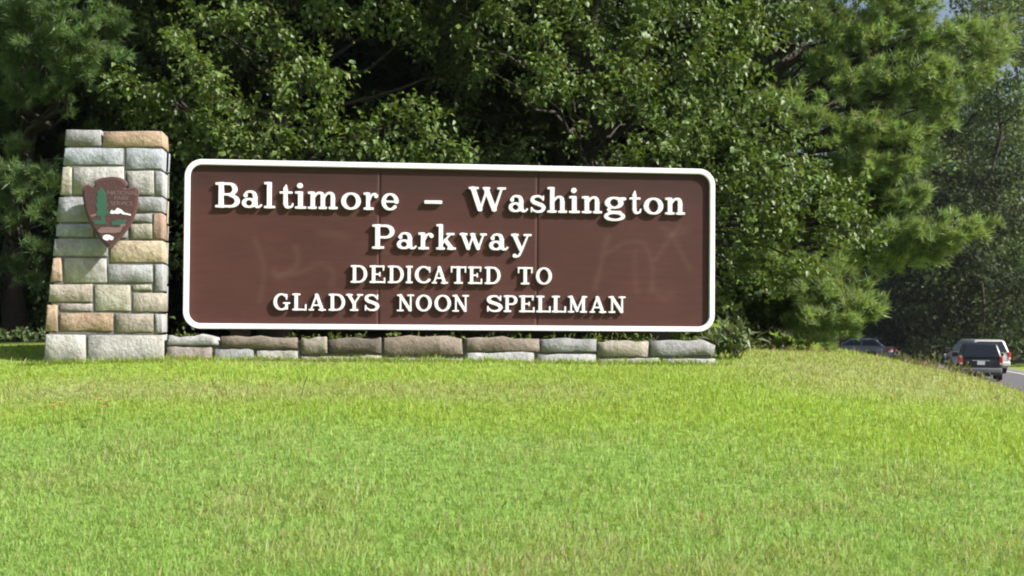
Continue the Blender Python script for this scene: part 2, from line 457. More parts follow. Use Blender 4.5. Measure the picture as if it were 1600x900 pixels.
S_ = [(.60, .78), (.50, .92), (.36, .945), (.20, .88), (.15, .74), (.23, .60), (.41, .51), (.58, .41), (.65, .27), (.57, .11), (.42, .055), (.26, .09), (.15, .22)]
GL['S'] = G().st(S_, [.04, .055, .06, .08, .09, .1, .1, .1, .09, .08, .06, .055, .04]).box(.60, .66, .68, .99).box(.08, .01, .16, .36)
GL['Y'] = G().st([(.17, .93), (.43, .45)], [.09, .09]).st([(.74, .93), (.46, .45)], [.055, .055]).box(.35, 0, .54, .5).box(0, .895, .37, 1).box(.58, .895, .92, 1).box(.22, 0, .67, .11)
def lc_stem(h=.7, x=.2, ext=.42):
    return G().box(x - .095, 0, x + .095, h).box(x - .2, h - .11, x, h).box(x - .2, 0, x - .2 + ext, .11)
GL['a'] = G().dot(.16, .50, .09).st([(.14, .53), (.22, .63), (.36, .65), (.47, .59), (.51, .46)], [.05, .055, .055, .08, .09]).box(.425, .14, .605, .48).st([(.515, .16), (.57, .06), (.67, .055), (.74, .13)], [.09, .06, .05, .045]).arc(.29, .205, .19, .155, 0, 360, .05, .085)
GL['l'] = lc_stem(1.05)
GL['i'] = lc_stem(.7).dot(.18, .92, .115)
GL['t'] = G().box(.14, .16, .32, .80).st([(.25, .94), (.22, .78)], [.03, .09]).box(0, .585, .50, .69).st([(.23, .2), (.27, .08), (.37, .055), (.47, .10), (.50, .2)], [.09, .075, .055, .05, .04])
def arch(g, x): return g.st([(x - .33, .48), (x - .22, .62), (x - .1, .645), (x - .02, .58), (x, .45)], [.045, .055, .06, .085, .095]).box(x - .095, 0, x + .095, .46)
GL['n'] = arch(lc_stem(ext=.39), .60).box(.43, 0, .80, .11)
GL['h'] = arch(lc_stem(1.05, ext=.39), .60).box(.43, 0, .80, .11)
GL['m'] = arch(arch(lc_stem(ext=.37), .59), .98).box(.42, 0, .76, .11).box(.81, 0, 1.18, .11)
GL['o'] = G().arc(.33, .34, .245, .30, 0, 360, .05, .092)
GL['r'] = lc_stem(ext=.45).st([(.27, .42), (.36, .60), (.50, .64)], [.05, .055, .055]).dot(.54, .56, .095)
GL['e'] = G().arc(.33, .34, .245, .30, 0, 318, .05, .092).box(.12, .30, .62, .395)
GL['s'] = G().st([(x * .82, y * .70) for x, y in S_], [.035, .05, .055, .07, .08, .085, .085, .085, .08, .07, .055, .05, .035]).box(.48, .48, .555, .70).box(.06, 0, .135, .23)
GL['g'] = G().arc(.30, .45, .19, .20, 0, 360, .05, .085).st([(.42, .60), (.52, .64)], [.045, .05]).dot(.58, .61, .075).st([(.2, .27), (.14, .17), (.22, .08), (.45, .06)], [.045, .055, .06, .07]).arc(.31, -.10, .24, .145, 0, 360, .055, .07)
GL['k'] = lc_stem(1.05, ext=.38).st([(.26, .26), (.58, .62)], [.05, .05]).st([(.40, .38), (.64, .08)], [.09, .09]).box(.46, 0, .84, .11).box(.42, .59, .78, .7)
GL['w'] = G().st([(.14, .63), (.34, .08)], [.085, .085]).st([(.35, .06), (.52, .58)], [.048, .048]).st([(.51, .62), (.72, .08)], [.085, .085]).st([(.73, .06), (.92, .63)], [.048, .048]).box(0, .595, .32, .7).box(.40, .595, .62, .7).box(.78, .595, 1.06, .7)
GL['y'] = G().st([(.15, .63), (.40, .06)], [.088, .085]).st([(.68, .63), (.46, .08), (.34, -.18), (.22, -.25)], [.05, .055, .055, .05]).dot(.16, -.20, .09).box(0, .595, .33, .7).box(.50, .595, .84, .7)
GL['-'] = G().box(0, .28, .72, .43)

def contours(g):
    X = np.arange(-.25, 1.5, 1 / RES); Y = np.arange(-.45, 1.25, 1 / RES)
    XX, YY = np.meshgrid(X, Y)
    D = g.field(XX, YY)
    D = np.where(np.abs(D) < 1e-6, 1e-6, D)
    ins = D < 0
    seg = {}
    c = ins[:-1, :-1].astype(int) + ins[:-1, 1:] * 2 + ins[1:, 1:] * 4 + ins[1:, :-1] * 8
    tab = {1: [(3, 0)], 2: [(0, 1)], 3: [(3, 1)], 4: [(1, 2)], 5: [(3, 0), (1, 2)], 6: [(0, 2)], 7: [(3, 2)], 8: [(2, 3)], 9: [(2, 0)], 10: [(0, 1), (2, 3)], 11: [(2, 1)], 12: [(1, 3)], 13: [(1, 0)], 14: [(0, 3)]}
    def ek(j, i, e): return [('h', j, i), ('v', j, i + 1), ('h', j + 1, i), ('v', j, i)][e]
    def pt(k):
        t_, j, i = k
        if t_ == 'h': a, bb = D[j, i], D[j, i + 1]; f = a / (a - bb); return (X[i] + f / RES, Y[j])
        a, bb = D[j, i], D[j + 1, i]; f = a / (a - bb); return (X[i], Y[j] + f / RES)
    for j, i in zip(*np.nonzero((c > 0) & (c < 15))):
        for e0, e1 in tab[c[j, i]]: seg[ek(j, i, e0)] = ek(j, i, e1)
    loops = []
    while seg:
        k0 = next(iter(seg)); lp = []; k = k0
        while k in seg: lp.append(pt(k)); k = seg.pop(k)
        if len(lp) > 8: loops.append(np.array(lp))
    return loops
def simplify(P, tol=0.0025):
    def rdp(a, b):
        if b - a < 2: return []
        d = P[b] - P[a]; q = P[a + 1:b] - P[a]; L = np.hypot(*d)
        e = np.abs(d[0] * q[:, 1] - d[1] * q[:, 0]) / L if L > 1e-9 else np.hypot(q[:, 0], q[:, 1])
        k = int(e.argmax())
        return [] if e[k] < tol else rdp(a, a + 1 + k) + [a + 1 + k] + rdp(a + 1 + k, b)
    h = len(P) // 2
    return P[[0] + rdp(0, h) + [h] + rdp(h, len(P) - 1)]
def outline_mesh(name, loops, thick, bev=0.0):
    """closed outlines (holes included) -> plate in x-z, front at y=-thick, back at y=0"""
    cu = bpy.data.curves.new(name, 'CURVE'); cu.dimensions = '2D'; cu.fill_mode = 'BOTH'
    cu.extrude = max(thick / 2 - bev, 0.0005); cu.bevel_depth = bev; cu.bevel_resolution = 1
    for L in loops:
        sp = cu.splines.new('POLY'); sp.points.add(len(L) - 1); sp.use_cyclic_u = True
        sp.points.foreach_set('co', np.c_[L, np.zeros(len(L)), np.ones(len(L))].astype(np.float32).ravel())
    tmp = bpy.data.objects.new('outline', cu); COL.objects.link(tmp)
    dg = bpy.context.evaluated_depsgraph_get(); dg.update()
    me = bpy.data.meshes.new_from_object(tmp.evaluated_get(dg))
    bpy.data.objects.remove(tmp); bpy.data.curves.remove(cu)
    me.name = name
    me.transform(Matrix.Translation((0, -thick / 2, 0)) @ Matrix.Rotation(R(90), 4, 'X'))
    me.materials.clear()
    return me

# ------------------------------------------------------------------ the sign
sign = empty('entrance_sign', wpt(0, 0, hz(*wpt(0, .1, 0)[:2])), YAW)
tag(sign, 'wide brown parkway sign with raised white lettering and rounded white frame', 'sign')
SB = sign.location.z
def on_sign(o, s, y, z): o.parent = sign; o.location = (s, y, z - SB)
def rrect(w, h, r, n=8):
    out = []
    for cx, cy, a0 in ((w / 2 - r, h / 2 - r, 0), (-w / 2 + r, h / 2 - r, 90), (-w / 2 + r, -h / 2 + r, 180), (w / 2 - r, -h / 2 + r, 270)):
        for k in range(n + 1):
            a = R(a0 + 90 * k / n); out.append((cx + r * math.cos(a), cy + r * math.sin(a)))
    return np.array(out)
FWD = 0.049
fr = outline_mesh('frame', [rrect(SW, SH, 0.19, 10), rrect(SW - 2 * FWD, SH - 2 * FWD, 0.14, 10)[::-1]], 0.085, 0.006)
o = link_mesh('frame', fr, M_white); on_sign(o, 0, 0.045, SZ)
tag(o, 'white rounded frame round the brown sign')

# painted boards with faint old scrawls, mottled weathering, and colour darker towards the top
M_board, t, b = mat_new('brown_sign_paint')
a_ = t.nodes.new('ShaderNodeVertexColor'); a_.layer_name = 'tint'
tc = t.nodes.new('ShaderNodeTexCoord')
mp = t.nodes.new('ShaderNodeMapping'); mp.inputs['Scale'].default_value = (1.2, 1, 9)
n_ = t.nodes.new('ShaderNodeTexNoise'); n_.inputs['Scale'].default_value = 2.2; n_.inputs['Detail'].default_value = 9; n_.inputs['Roughness'].default_value = .62
t.links.new(tc.outputs['Object'], mp.inputs[0]); t.links.new(mp.outputs[0], n_.inputs['Vector'])
rp = t.nodes.new('ShaderNodeValToRGB'); rp.color_ramp.elements[0].position = .3; rp.color_ramp.elements[1].position = .72
rp.color_ramp.elements[0].color = (.86, .87, .89, 1); rp.color_ramp.elements[1].color = (1.12, 1.08, 1.06, 1)
t.links.new(n_.outputs['Fac'], rp.inputs[0])
mx = t.nodes.new('ShaderNodeMix'); mx.data_type = 'RGBA'; mx.blend_type = 'MULTIPLY'; mx.inputs['Factor'].default_value = 1
t.links.new(a_.outputs['Color'], mx.inputs['A']); t.links.new(rp.outputs[0], mx.inputs['B'])
t.links.new(mx.outputs['Result'], b.inputs['Base Color']); setb(b, rough=0.6, spec=0.22)
SCRAWL = []
def scr(pts, w, a):
    SCRAWL.append((catmull([loc(x, y) for x, y in pts], 8), w / 135, a))
scr([(398, 375), (408, 400), (412, 430), (406, 470)], 4, .5); scr([(462, 388), (466, 405), (458, 420), (435, 430), (428, 425)], 5, .5)
scr([(435, 432), (470, 425), (500, 412), (520, 425), (518, 445)], 5, .4); scr([(500, 365), (520, 366), (540, 372)], 7, .3)
scr([(930, 450), (938, 420), (944, 390), (950, 370)], 5, .5); scr([(950, 395), (975, 380), (1000, 378), (1012, 390), (1020, 420), (1018, 455)], 4, .45)
scr([(992, 395), (992, 430), (995, 460)], 4, .35); scr([(1025, 405), (1045, 375), (1062, 352)], 4, .5); scr([(1035, 355), (1052, 365), (1072, 360)], 6, .4)
scr([(1050, 365), (1062, 390), (1078, 420)], 4, .45); scr([(1020, 450), (1035, 465), (1048, 460)], 7, .3)
IW, IH = SW - 2 * FWD + .02, SH - 2 * FWD + .02
xs_seam = [-IW / 2, loc(592, 380)[0], loc(839, 380)[0], IW / 2]
cor = rrect(IW, IH, 0.14, 10)
def in_round(s, z):
    r = .15; ax, az = np.abs(s) - (IW / 2 - r), np.abs(z) - (IH / 2 - r)
    return ~((ax > 0) & (az > 0) & (np.hypot(ax, az) > r + .015))
for k in range(3):
    a, bb = xs_seam[k] + (.0002 if k == 1 else 0), xs_seam[k + 1] - 0.0
    nx, nz = int((bb - a) / .03), 64
    X, Z = np.meshgrid(np.linspace(a, bb, nx), np.linspace(-IH / 2, IH / 2, nz))
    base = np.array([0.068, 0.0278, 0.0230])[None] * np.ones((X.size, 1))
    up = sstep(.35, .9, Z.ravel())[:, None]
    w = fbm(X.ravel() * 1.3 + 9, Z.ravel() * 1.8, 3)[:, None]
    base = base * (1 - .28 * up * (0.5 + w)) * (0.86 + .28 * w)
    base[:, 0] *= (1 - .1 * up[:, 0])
    for P, wd, am in SCRAWL:
        dd = np.min(np.hypot(X.ravel()[:, None] - P[:, 0], (Z.ravel() + SZ)[:, None] - P[:, 1]), 1)
        f = (np.exp(-(dd / wd) ** 2) * am)[:, None] * .15
        base = base * (1 - f) + np.array([.30, .19, .15]) * f
    ii, jj = np.meshgrid(np.arange(nx - 1), np.arange(nz - 1)); q = (jj * nx + ii).ravel()
    Fq = np.stack([q, q + 1, q + nx + 1, q + nx], 1)
    cx_, cz_ = X.ravel()[Fq].mean(1), Z.ravel()[Fq].mean(1)
    Fq = Fq[in_round(cx_, cz_)]
    Vf = np.stack([X.ravel(), np.zeros(X.size), Z.ravel()], 1)
    Vb = Vf + [0, .03, 0]
    N = len(Vf)
    edges = {}
    for f in Fq:
        for u, v in zip(f, np.roll(f, -1)): edges[(u, v)] = 1
    rim = np.array([(u, u + N, v + N, v) for (u, v) in edges if (v, u) not in edges])
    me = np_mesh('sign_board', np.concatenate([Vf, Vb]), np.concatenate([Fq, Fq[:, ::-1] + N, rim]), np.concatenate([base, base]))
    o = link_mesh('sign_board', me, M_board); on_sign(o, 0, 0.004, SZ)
for px in (375, 1030):
    s_, _ = loc(px, 520, .1)
    bm = bmesh.new(); add_box(bm, -.11, 0, -.5, .11, .2, SZ + .6 - SB, .008)
    o = bm_obj('post', bm, M_post); o.parent = sign; o.location = (s_, .045, 0)
bm = bmesh.new()
for zz in (-.6, 0.05, .6): add_box(bm, -SW / 2 + .15, .036, zz - .045, SW / 2 - .15, .044, zz + .045)
o = bm_obj('back_rail', bm, M_post); on_sign(o, 0, 0, SZ)

LINES = [
 ('Baltimore', [(335.6, 374), (377, 409), (411.6, 429), (436, 458), (460, 478), (480, 527), (532, 563), (567, 590), (595, 622)], 1),
 ('-', [(662, 690)], 1),
 ('Washington', [(731, 789.5), (793.5, 824), (827.5, 851.5), (854, 885), (888, 905), (908, 939.5), (942.5, 977.5), (982, 1001), (1004.5, 1035), (1038, 1069)], 1),
 ('Parkway', [(581, 616), (619.5, 651), (653, 677), (681, 712), (717.5, 760), (763.5, 794), (797.5, 830)], 2),
 ('DEDICATED', [(548, 574), (577.6, 602.5), (606, 631), (634, 645), (648, 673), (674.5, 700), (704, 728.5), (731, 753.5), (757, 782)], 3),
 ('TO', [(808.5, 832), (837, 862)], 3),
 ('GLADYS', [(428, 454.5), (457.5, 480), (483, 510), (514, 540), (541, 568), (570, 593.5)], 4),
 ('NOON', [(620.5, 647.5), (650, 675), (679, 705), (707, 733)], 4),
 ('SPELLMAN', [(760.5, 785.5), (787, 808.5), (811, 835.5), (838, 860.5), (862, 884.5), (887, 917), (921, 947), (950.5, 977)], 4)]
# (x, cap top, baseline) measured on each line
ROWS = {1: [(355, 285.5, 325), (760, 292.5, 331.5)], 2: [(598, 351, 389.5)], 3: [(590, 415.5, 443), (845, 417.5, 444.5)], 4: [(470, 459, 485.5), (960, 463, 489)]}
row_z = {}
for r_, L in ROWS.items():
    tz = [loc(x, t_) [1] for x, t_, _ in L]; bz = [loc(x, b_)[1] for x, _, b_ in L]
    row_z[r_] = (np.mean(tz), np.mean(bz))
glyph_me = {}
for word, ext, row in LINES:
    tz, bz = row_z[row]; capm = tz - bz
    for ch, (x0, x1) in zip(word, ext):
        l, r_ = loc(x0, 390)[0] + .004, loc(x1, 390)[0] - .004
        key = (ch, row)
        if key not in glyph_me:
            L = [simplify(q) for q in contours(GL[ch])]
            lo, hi = min(q[:, 0].min() for q in L), max(q[:, 0].max() for q in L)
            L = [np.stack([(q[:, 0] - (lo + hi) / 2) / (hi - lo) * (r_ - l), q[:, 1] * capm], 1) for q in L]
            me = outline_mesh('letter_' + ch.lower() if ch != '-' else 'dash', L, 0.042, 0.003)
            me.materials.append(M_white)
            glyph_me[key] = (me, r_ - l)
        me, w0 = glyph_me[key]
        o = link_mesh('dash' if ch == '-' else 'letter', me)
        on_sign(o, (l + r_) / 2, 0.0046, bz)
        o.scale.x = (r_ - l) / w0

# ------------------------------------------------------------------ stones
def stone_mesh(quad, depth, bulge=0.0065, seed=0, nx=7, nz=4, jit=0.0045):
    """quad: (x,z) of bl, br, tr, tl on the face plane y=0; rough split face towards -y, body back to y=depth"""
    g = np.random.default_rng(seed)
    q = np.array(quad, float)
    wq, hq = np.linalg.norm(q[1] - q[0]), np.linalg.norm(q[3] - q[0])
    def rim(k, L_): e_ = min(.15, .007 / L_); return np.concatenate([[0], np.linspace(e_, 1 - e_, k - 2), [1]])
    u, v = np.meshgrid(rim(nx, wq), rim(nz, hq))
    u, v = u.ravel(), v.ravel()
    P = (q[0] * ((1 - u) * (1 - v))[:, None] + q[1] * (u * (1 - v))[:, None] + q[2] * (u * v)[:, None] + q[3] * ((1 - u) * v)[:, None])
    edge = np.minimum(np.minimum(u, 1 - u), np.minimum(v, 1 - v)) < 1e-6
    corner = (np.minimum(u, 1 - u) < 1e-6) & (np.minimum(v, 1 - v) < 1e-6)
    P += g.normal(0, jit, P.shape) * np.where(edge, .55, .8)[:, None]
    c = q.mean(0); P = np.where(corner[:, None], P + (c - P) / (np.linalg.norm(c - P, axis=1)[:, None]) * 0.003, P)
    y = np.where(edge, 0.0015, -bulge * (0.35 + 1.3 * g.random(len(u)))) + np.where(corner, .002, 0)
    V = np.c_[P[:, 0], y, P[:, 1]]
    ring = [i for i in range(nx)] + [nx - 1 + nx * j for j in range(1, nz)] + [nx * (nz - 1) + i for i in range(nx - 2, -1, -1)] + [nx * j for j in range(nz - 2, 0, -1)]
    Vb = V[ring].copy(); Vb[:, 1] = depth
    ii, jj = np.meshgrid(np.arange(nx - 1), np.arange(nz - 1)); k = (jj * nx + ii).ravel()
    F1 = np.stack([k, k + 1, k + nx + 1, k + nx], 1)
    n = len(ring); base = len(V)
    F2 = np.array([(ring[i], base + i, base + (i + 1) % n, ring[(i + 1) % n]) for i in range(n)])
    me = np_mesh('stone', np.concatenate([V, Vb]), np.concatenate([F1, F2]))
    return me
def stone(parent, quad, depth, col, seed, M=None, **k):
    me = stone_mesh(quad, depth, seed=seed, **k)
    if M is not None: me.transform(M)
    o = link_mesh('stone', me, M_stone, parent)
    o.color = (*col, 1)
    return o
GREY, BLUE, PALE, TAN, GOLD, ORANGE, RUST, OLIVE, BROWN, PINK, WHITE = ((.41, .425, .43), (.40, .44, .47), (.50, .50, .465), (.46, .42, .35), (.54, .46, .33), (.48, .36, .25), (.42, .30, .235), (.45, .44, .355), (.33, .28, .23), (.42, .38, .35), (.52, .53, .53))
PF = -0.42      # y of the pillar's front face
pillar = empty('stone_pillar', wpt(loc(165, 560, PF)[0], PF + .25, 0), YAW)
tag(pillar, 'tapered pillar of rough coursed stones left of the brown sign, arrowhead badge on its face', 'pillar')
ps0 = loc(165, 560, PF)[0]
pz0 = hz(*pillar.location[:2]) - .02
pillar.location.z = pz0
def P_(px, py): s_, z_ = loc(px, py, PF); return (s_ - ps0, z_ - pz0)
# right edges were measured with the pillar's side included; the front corner sits a little left of it
ROW = [
 (103, 203, 158, 228, GREY), (161, 205, 254, 230, ORANGE),
 (101, 231, 193, 258, BLUE), (197, 232, 254, 264, BLUE),
 (98, 261, 112, 304, OLIVE), (115, 261, 193, 304, PALE), (198, 267, 240, 304, PALE), (243, 268, 254, 306, GREY),
 (93, 308, 153, 347, GREY), (157, 308, 201, 343, GREY), (205, 308, 254, 331, GREY),
 (204, 334, 237, 347, GREY), (204, 350, 237, 373, OLIVE), (240, 334, 254, 373, RUST),
 (89, 350, 146, 370, BLUE), (150, 348, 200, 372, GREY),
 (86, 373, 168, 400, GREY), (172, 376, 254, 410, GOLD),
 (82, 403, 97, 440, ORANGE), (101, 404, 166, 441, PALE), (169, 413, 238, 441, GREY), (241, 413, 254, 455, GREY),
 (80, 444, 144, 472, TAN), (148, 445, 204, 486, OLIVE), (208, 445, 237, 454, OLIVE), (208, 458, 254, 487, TAN),
 (76, 476, 90, 518, ORANGE), (94, 475, 144, 486, PINK), (94, 489, 176, 517, ORANGE), (180, 490, 239, 519, TAN), (243, 491, 254, 520, WHITE),
 (66, 523, 134, 575, PALE), (138, 524, 254, 575, PALE)]
def lean(px, py, x_edge):        # left outline leans in towards the top
    return px
for k, (x0, y0, x1, y1, c) in enumerate(ROW):
    dl = 0.0
    e = lambda y: 104.5 - (y - 203) * (104.5 - 66) / 357.0
    if x0 < e(y0) + 6:
        tl, bl = e(y0) + random.uniform(-1, 1), e(min(y1, 560)) + random.uniform(-1, 1)
    else: tl = bl = x0
    jj_ = lambda s=1.0: random.uniform(-s, s)
    quad = [P_(bl + jj_(), y1 + jj_(.6)), P_(x1 + jj_(), y1 + jj_(.6)), P_(x1 + jj_(), y0 + jj_(.6)), P_(tl + jj_(), y0 + jj_(.6))]
    dep = .5 if y0 < 210 else .37 if x1 >= 254 else .16
    ff = random.uniform(.80, .94); cc = (c[0] * ff, c[1] * ff * .985, c[2] * ff)
    o = stone(pillar, quad, dep, cc, 100 + k, M=Matrix.Translation((0, -.25, 0)), jit=0.004)
# other three faces, coursed the same way
PD = 0.5
rows_y = [(231, 262), (265, 304), (308, 345), (348, 372), (375, 410), (413, 442), (445, 486), (489, 519), (523, 575)]
zr = P_(254, 400)[0]
for k, (y0, y1) in enumerate(rows_y):
    zt, zb = P_(200, y0)[1], P_(200, y1)[1]
    e = lambda y: P_(104.5 - (y - 203) * (104.5 - 66) / 357.0, y)[0]
    cols = [GREY, TAN, PALE, BLUE, OLIVE, GOLD, PINK, PALE, GREY]
    spl = random.uniform(.28, .36)
    # left face, leaning with the batter
    xl = (e(y0) + e(min(y1, 560))) / 2
    sl = math.atan2(e(y0) - e(min(y1, 560)), zt - zb)
    Ml = Matrix.Translation((xl, 0, 0)) @ Matrix.Rotation(R(-90), 4, 'Z')
    o = stone(pillar, [(-.235, zb), (.25 - .165, zb), (.25 - .165, zt), (-.235, zt)], .1, cols[-k - 1], 330 + k, M=Matrix.Translation((0, 0, 0)) @ Ml, jit=.004, nx=5)
    # back face
    mid = random.uniform(-.2, .25)
    Mb = Matrix.Translation((0, .25, 0)) @ Matrix.Rotation(R(180), 4, 'Z')
    for a, bb, q in ((-zr, mid - .01, 0), (mid + .01, -xl, 1)):
        stone(pillar, [(a, zb), (bb, zb), (bb, zt), (a, zt)], .12, cols[(k + 3 + q) % 9], 360 + 2 * k + q, M=Mb, jit=.004)
bm = bmesh.new()
tl, tr, bl_, br = P_(109, 222), P_(250, 222), P_(72, 560), P_(250, 560)
prism(bm, [(bl_[0], -.5), (br[0] - .03, -.5), (br[0] - .03, tr[1]), (tl[0], tl[1]), (bl_[0], bl_[1])], -.25 + .0075, .25 - .02)
o = bm_obj('mortar_core', bm, M_mortar, pillar)

# low wall under the sign
WF = -0.32
wall = empty('stone_wall', wpt(0, WF + .2, 0), YAW)
tag(wall, 'low rough stone wall of two uneven courses running below the brown sign', 'wall')
wz0 = hz(*wall.location[:2]); wall.location.z = wz0
def W_(px, py): s_, z_ = loc(px, py, WF); return (s_, z_ - wz0)
DARKB = (.20, .175, .15)
WROW = [
 (263, 525, 341, 539, WHITE, .1), (346, 525, 465, 544, BROWN, .3), (470, 528, 511, 553, TAN, .05), (515, 529, 597, 552, DARKB, .1), (601, 525, 724, 555, BROWN, .35),
 (729, 528, 842, 549, BROWN, .3), (846, 529, 931, 550, GREY, .2), (935, 533, 1013, 557, TAN, .08), (1017, 532, 1117, 556, GREY, .3),
 (263, 543, 331, 578, PINK, 0), (336, 547, 397, 578, GREY, 0), (401, 547.5, 465, 578, PALE, 0), (470, 557, 596, 578, TAN, 0), (601, 559, 724, 580, GREY, 0),
 (729, 552, 835, 580, WHITE, 0), (839, 554, 931, 580, WHITE, 0), (935, 560.5, 1030, 584, PALE, 0), (1034, 560.5, 1117, 584, WHITE, 0)]
for k, (x0, y0, x1, y1, c, hump) in enumerate(WROW):
    j1 = lambda s=1.2: random.uniform(-s, s)
    quad = [W_(x0 + j1(), y1 + j1(.7)), W_(x1 + j1(), y1 + j1(.7)), W_(x1 + j1(), y0 + j1(1)), W_(x0 + j1(), y0 + j1(1))]
    me = stone_mesh(quad, (.25 if y0 < 540 else .14), bulge=.012, seed=500 + k, nx=9, nz=4, jit=.008)
    if y0 < 540:          # rounded tops on the coping stones
        V = np.array([v.co[:] for v in me.vertices]); xm, hw = (quad[0][0] + quad[1][0]) / 2, (quad[1][0] - quad[0][0]) / 2
        zt, zb = max(quad[2][1], quad[3][1]), min(quad[0][1], quad[1][1])
        f = np.clip((V[:, 2] - zb) / (zt - zb), 0, 1) ** 2
        V[:, 2] -= f * np.abs((V[:, 0] - xm) / hw) ** 4 * hump * .07
        V[:, 2] += f * .012 * np.sin(V[:, 0] * 17 + k) + f * .008 * np.sin(V[:, 0] * 41 + 2 * k)
        if k == 8: V[:, 2] -= f * sstep(.6, 1, (V[:, 0] - xm) / hw) * .05
        me.vertices.foreach_set('co', V.astype(np.float32).ravel()); me.update()
    me.transform(Matrix.Translation((0, -.2, 0)))
    o = link_mesh('stone', me, M_stone, wall)
    ff = random.uniform(.66, .80); o.color = (c[0] * ff, c[1] * ff * .985, c[2] * ff * .99, 1)
    # the same stone's fellow on the wall's back face
    if k % 2 == 0:
        Mb = Matrix.Translation((0, .08, 0)) @ Matrix.Rotation(R(180), 4, 'Z')
        x0_, x1_ = W_(x0, 560)[0], W_(min(x1 + (x1 - x0), 1117), 560)[0]
        stone(wall, [(-x1_, -.3), (-x0_, -.3), (-x0_, W_(x0, 536)[1]), (-x1_, W_(x0, 536)[1])], .04, c, 560 + k, M=Mb)
bm = bmesh.new()
a, c_ = W_(264, 532), W_(1112, 538)
prism(bm, [(a[0], -.5), (c_[0], -.5), (c_[0], c_[1] - .01), (a[0], a[1] - .01)], -.2 + .03, .08 - .03)
bm_obj('mortar_core', bm, M_mortar, wall)

# ------------------------------------------------------------------ arrowhead badge on the pillar
BY = PF - 0.185
def Bp(cx, cy): return loc(120 + cx / 6.427, 260 + cy / 6.427, BY)
bs, bz = Bp(335, 460)
badge = empty('arrowhead_badge', wpt(bs, BY, bz), YAW)
tag(badge, 'brown arrowhead shaped badge with green tree and white peaks mounted on the stone pillar', 'badge')
def Q(pts): return np.array([(Bp(x, y)[0] - bs, Bp(x, y)[1] - bz) for x, y in pts])
M_bbrown = plain('badge_brown', (0.072, 0.032, 0.032), 0.5, 0.15, 10, .3, 40)
M_bedge = plain('badge_rim_brown', (0.10, 0.046, 0.044), 0.5, 0.15, 10)
M_bgreen = plain('badge_green', (0.028, 0.095, 0.062), 0.5, 0.15, 20)
M_btan = plain('badge_tan', (0.185, 0.115, 0.11), 0.6, 0.2, 25)
OUT = [(58, 230), (80, 198), (125, 190), (160, 208), (186, 190), (182, 155), (210, 135), (270, 118), (360, 108), (440, 122), (492, 155), (502, 188), (478, 212), (505, 228), (590, 215), (616, 240), (612, 310), (602, 400), (582, 480), (550, 560), (500, 640), (440, 712), (385, 775), (335, 822), (300, 800), (250, 745), (190, 660), (132, 560), (97, 470), (72, 360), (60, 290)]
outl = catmull(Q(OUT + OUT[:1]), 4)[:-1]
me = outline_mesh('plate', [outl], .035, .006); o = link_mesh('plate', me, M_bedge, badge); o.location.y = .03
cen = outl.mean(0)
me = outline_mesh('face', [cen + (outl - cen) * .93], .012, .003); o = link_mesh('face', me, M_bbrown, badge); o.location.y = -.002
def emblem(name, pts, m, y=-.0145, th=.006):
    me = outline_mesh(name, [Q(pts)], th, .001); o = link_mesh(name, me, m, badge); o.location.y = y + .003; return o
emblem('tree_emblem', [(238, 212), (262, 225), (280, 262), (298, 268), (288, 300), (306, 330), (290, 352), (312, 392), (292, 418), (326, 470), (290, 484), (276, 500), (284, 545), (300, 578), (262, 584), (240, 550), (246, 505), (214, 498), (196, 470), (216, 432), (190, 392), (212, 352), (196, 318), (216, 290), (204, 262), (224, 240)], M_bgreen)
emblem('meadow_emblem', [(160, 545), (215, 538), (238, 552), (258, 588), (190, 582)], M_bgreen)
emblem('meadow_emblem', [(355, 552), (420, 540), (500, 542), (478, 574), (420, 592), (350, 588)], M_bgreen)
emblem('mountain_emblem', [(335, 470), (350, 440), (380, 452), (410, 418), (448, 436), (480, 466), (542, 482), (545, 496), (500, 486), (462, 482), (442, 466), (420, 478), (380, 474), (356, 478)], M_white)
emblem('lake_emblem', [(430, 590), (470, 572), (495, 585), (480, 604), (450, 606)], M_btan)
emblem('lake_emblem', [(135, 490), (195, 478), (200, 492), (150, 512)], M_btan)
emblem('ground_emblem', [(210, 650), (240, 618), (320, 612), (400, 618), (462, 606), (440, 660), (380, 672), (300, 668), (240, 672)], M_btan)
emblem('bison_emblem', [(262, 722), (268, 698), (300, 686), (330, 690), (352, 702), (372, 712), (362, 738), (344, 742), (330, 730), (312, 746), (286, 740)], M_white)
for txt, cx, cy, h_, tr_ in (('NATIONAL', 458, 288, 42, .95), ('PARK', 452, 340, 42, 1.0), ('SERVICE', 452, 394, 42, 1.0)):
    cu = bpy.data.curves.new('lettering', 'FONT'); cu.body = txt; cu.align_x = 'CENTER'; cu.size = h_ / 6.427 / 135 * 1.35; cu.extrude = .0015; cu.space_character = tr_
    tmp = bpy.data.objects.new('lettering_tmp', cu); COL.objects.link(tmp)
    dg = bpy.context.evaluated_depsgraph_get(); dg.update()
    me = bpy.data.meshes.new_from_object(tmp.evaluated_get(dg)); bpy.data.objects.remove(tmp)
    me.materials.clear(); me.transform(Matrix.Rotation(R(90), 4, 'X'))
    p = Q([(cx, cy)])[0]
    o = link_mesh('lettering', me, M_btan, badge); o.location = (p[0], -.0156, p[1])
for q in ((250, 300), (440, 300), (335, 640)):
    p = Q([q])[0]
    V, Fc = tube_arrays([(p[0], .028, p[1]), (p[0], .09, p[1]), (p[0], .195, p[1])], [.016, .016, .016], 8)
    link_mesh('mounting_stud', np_mesh('mounting_stud', V, Fc), M_post, badge)

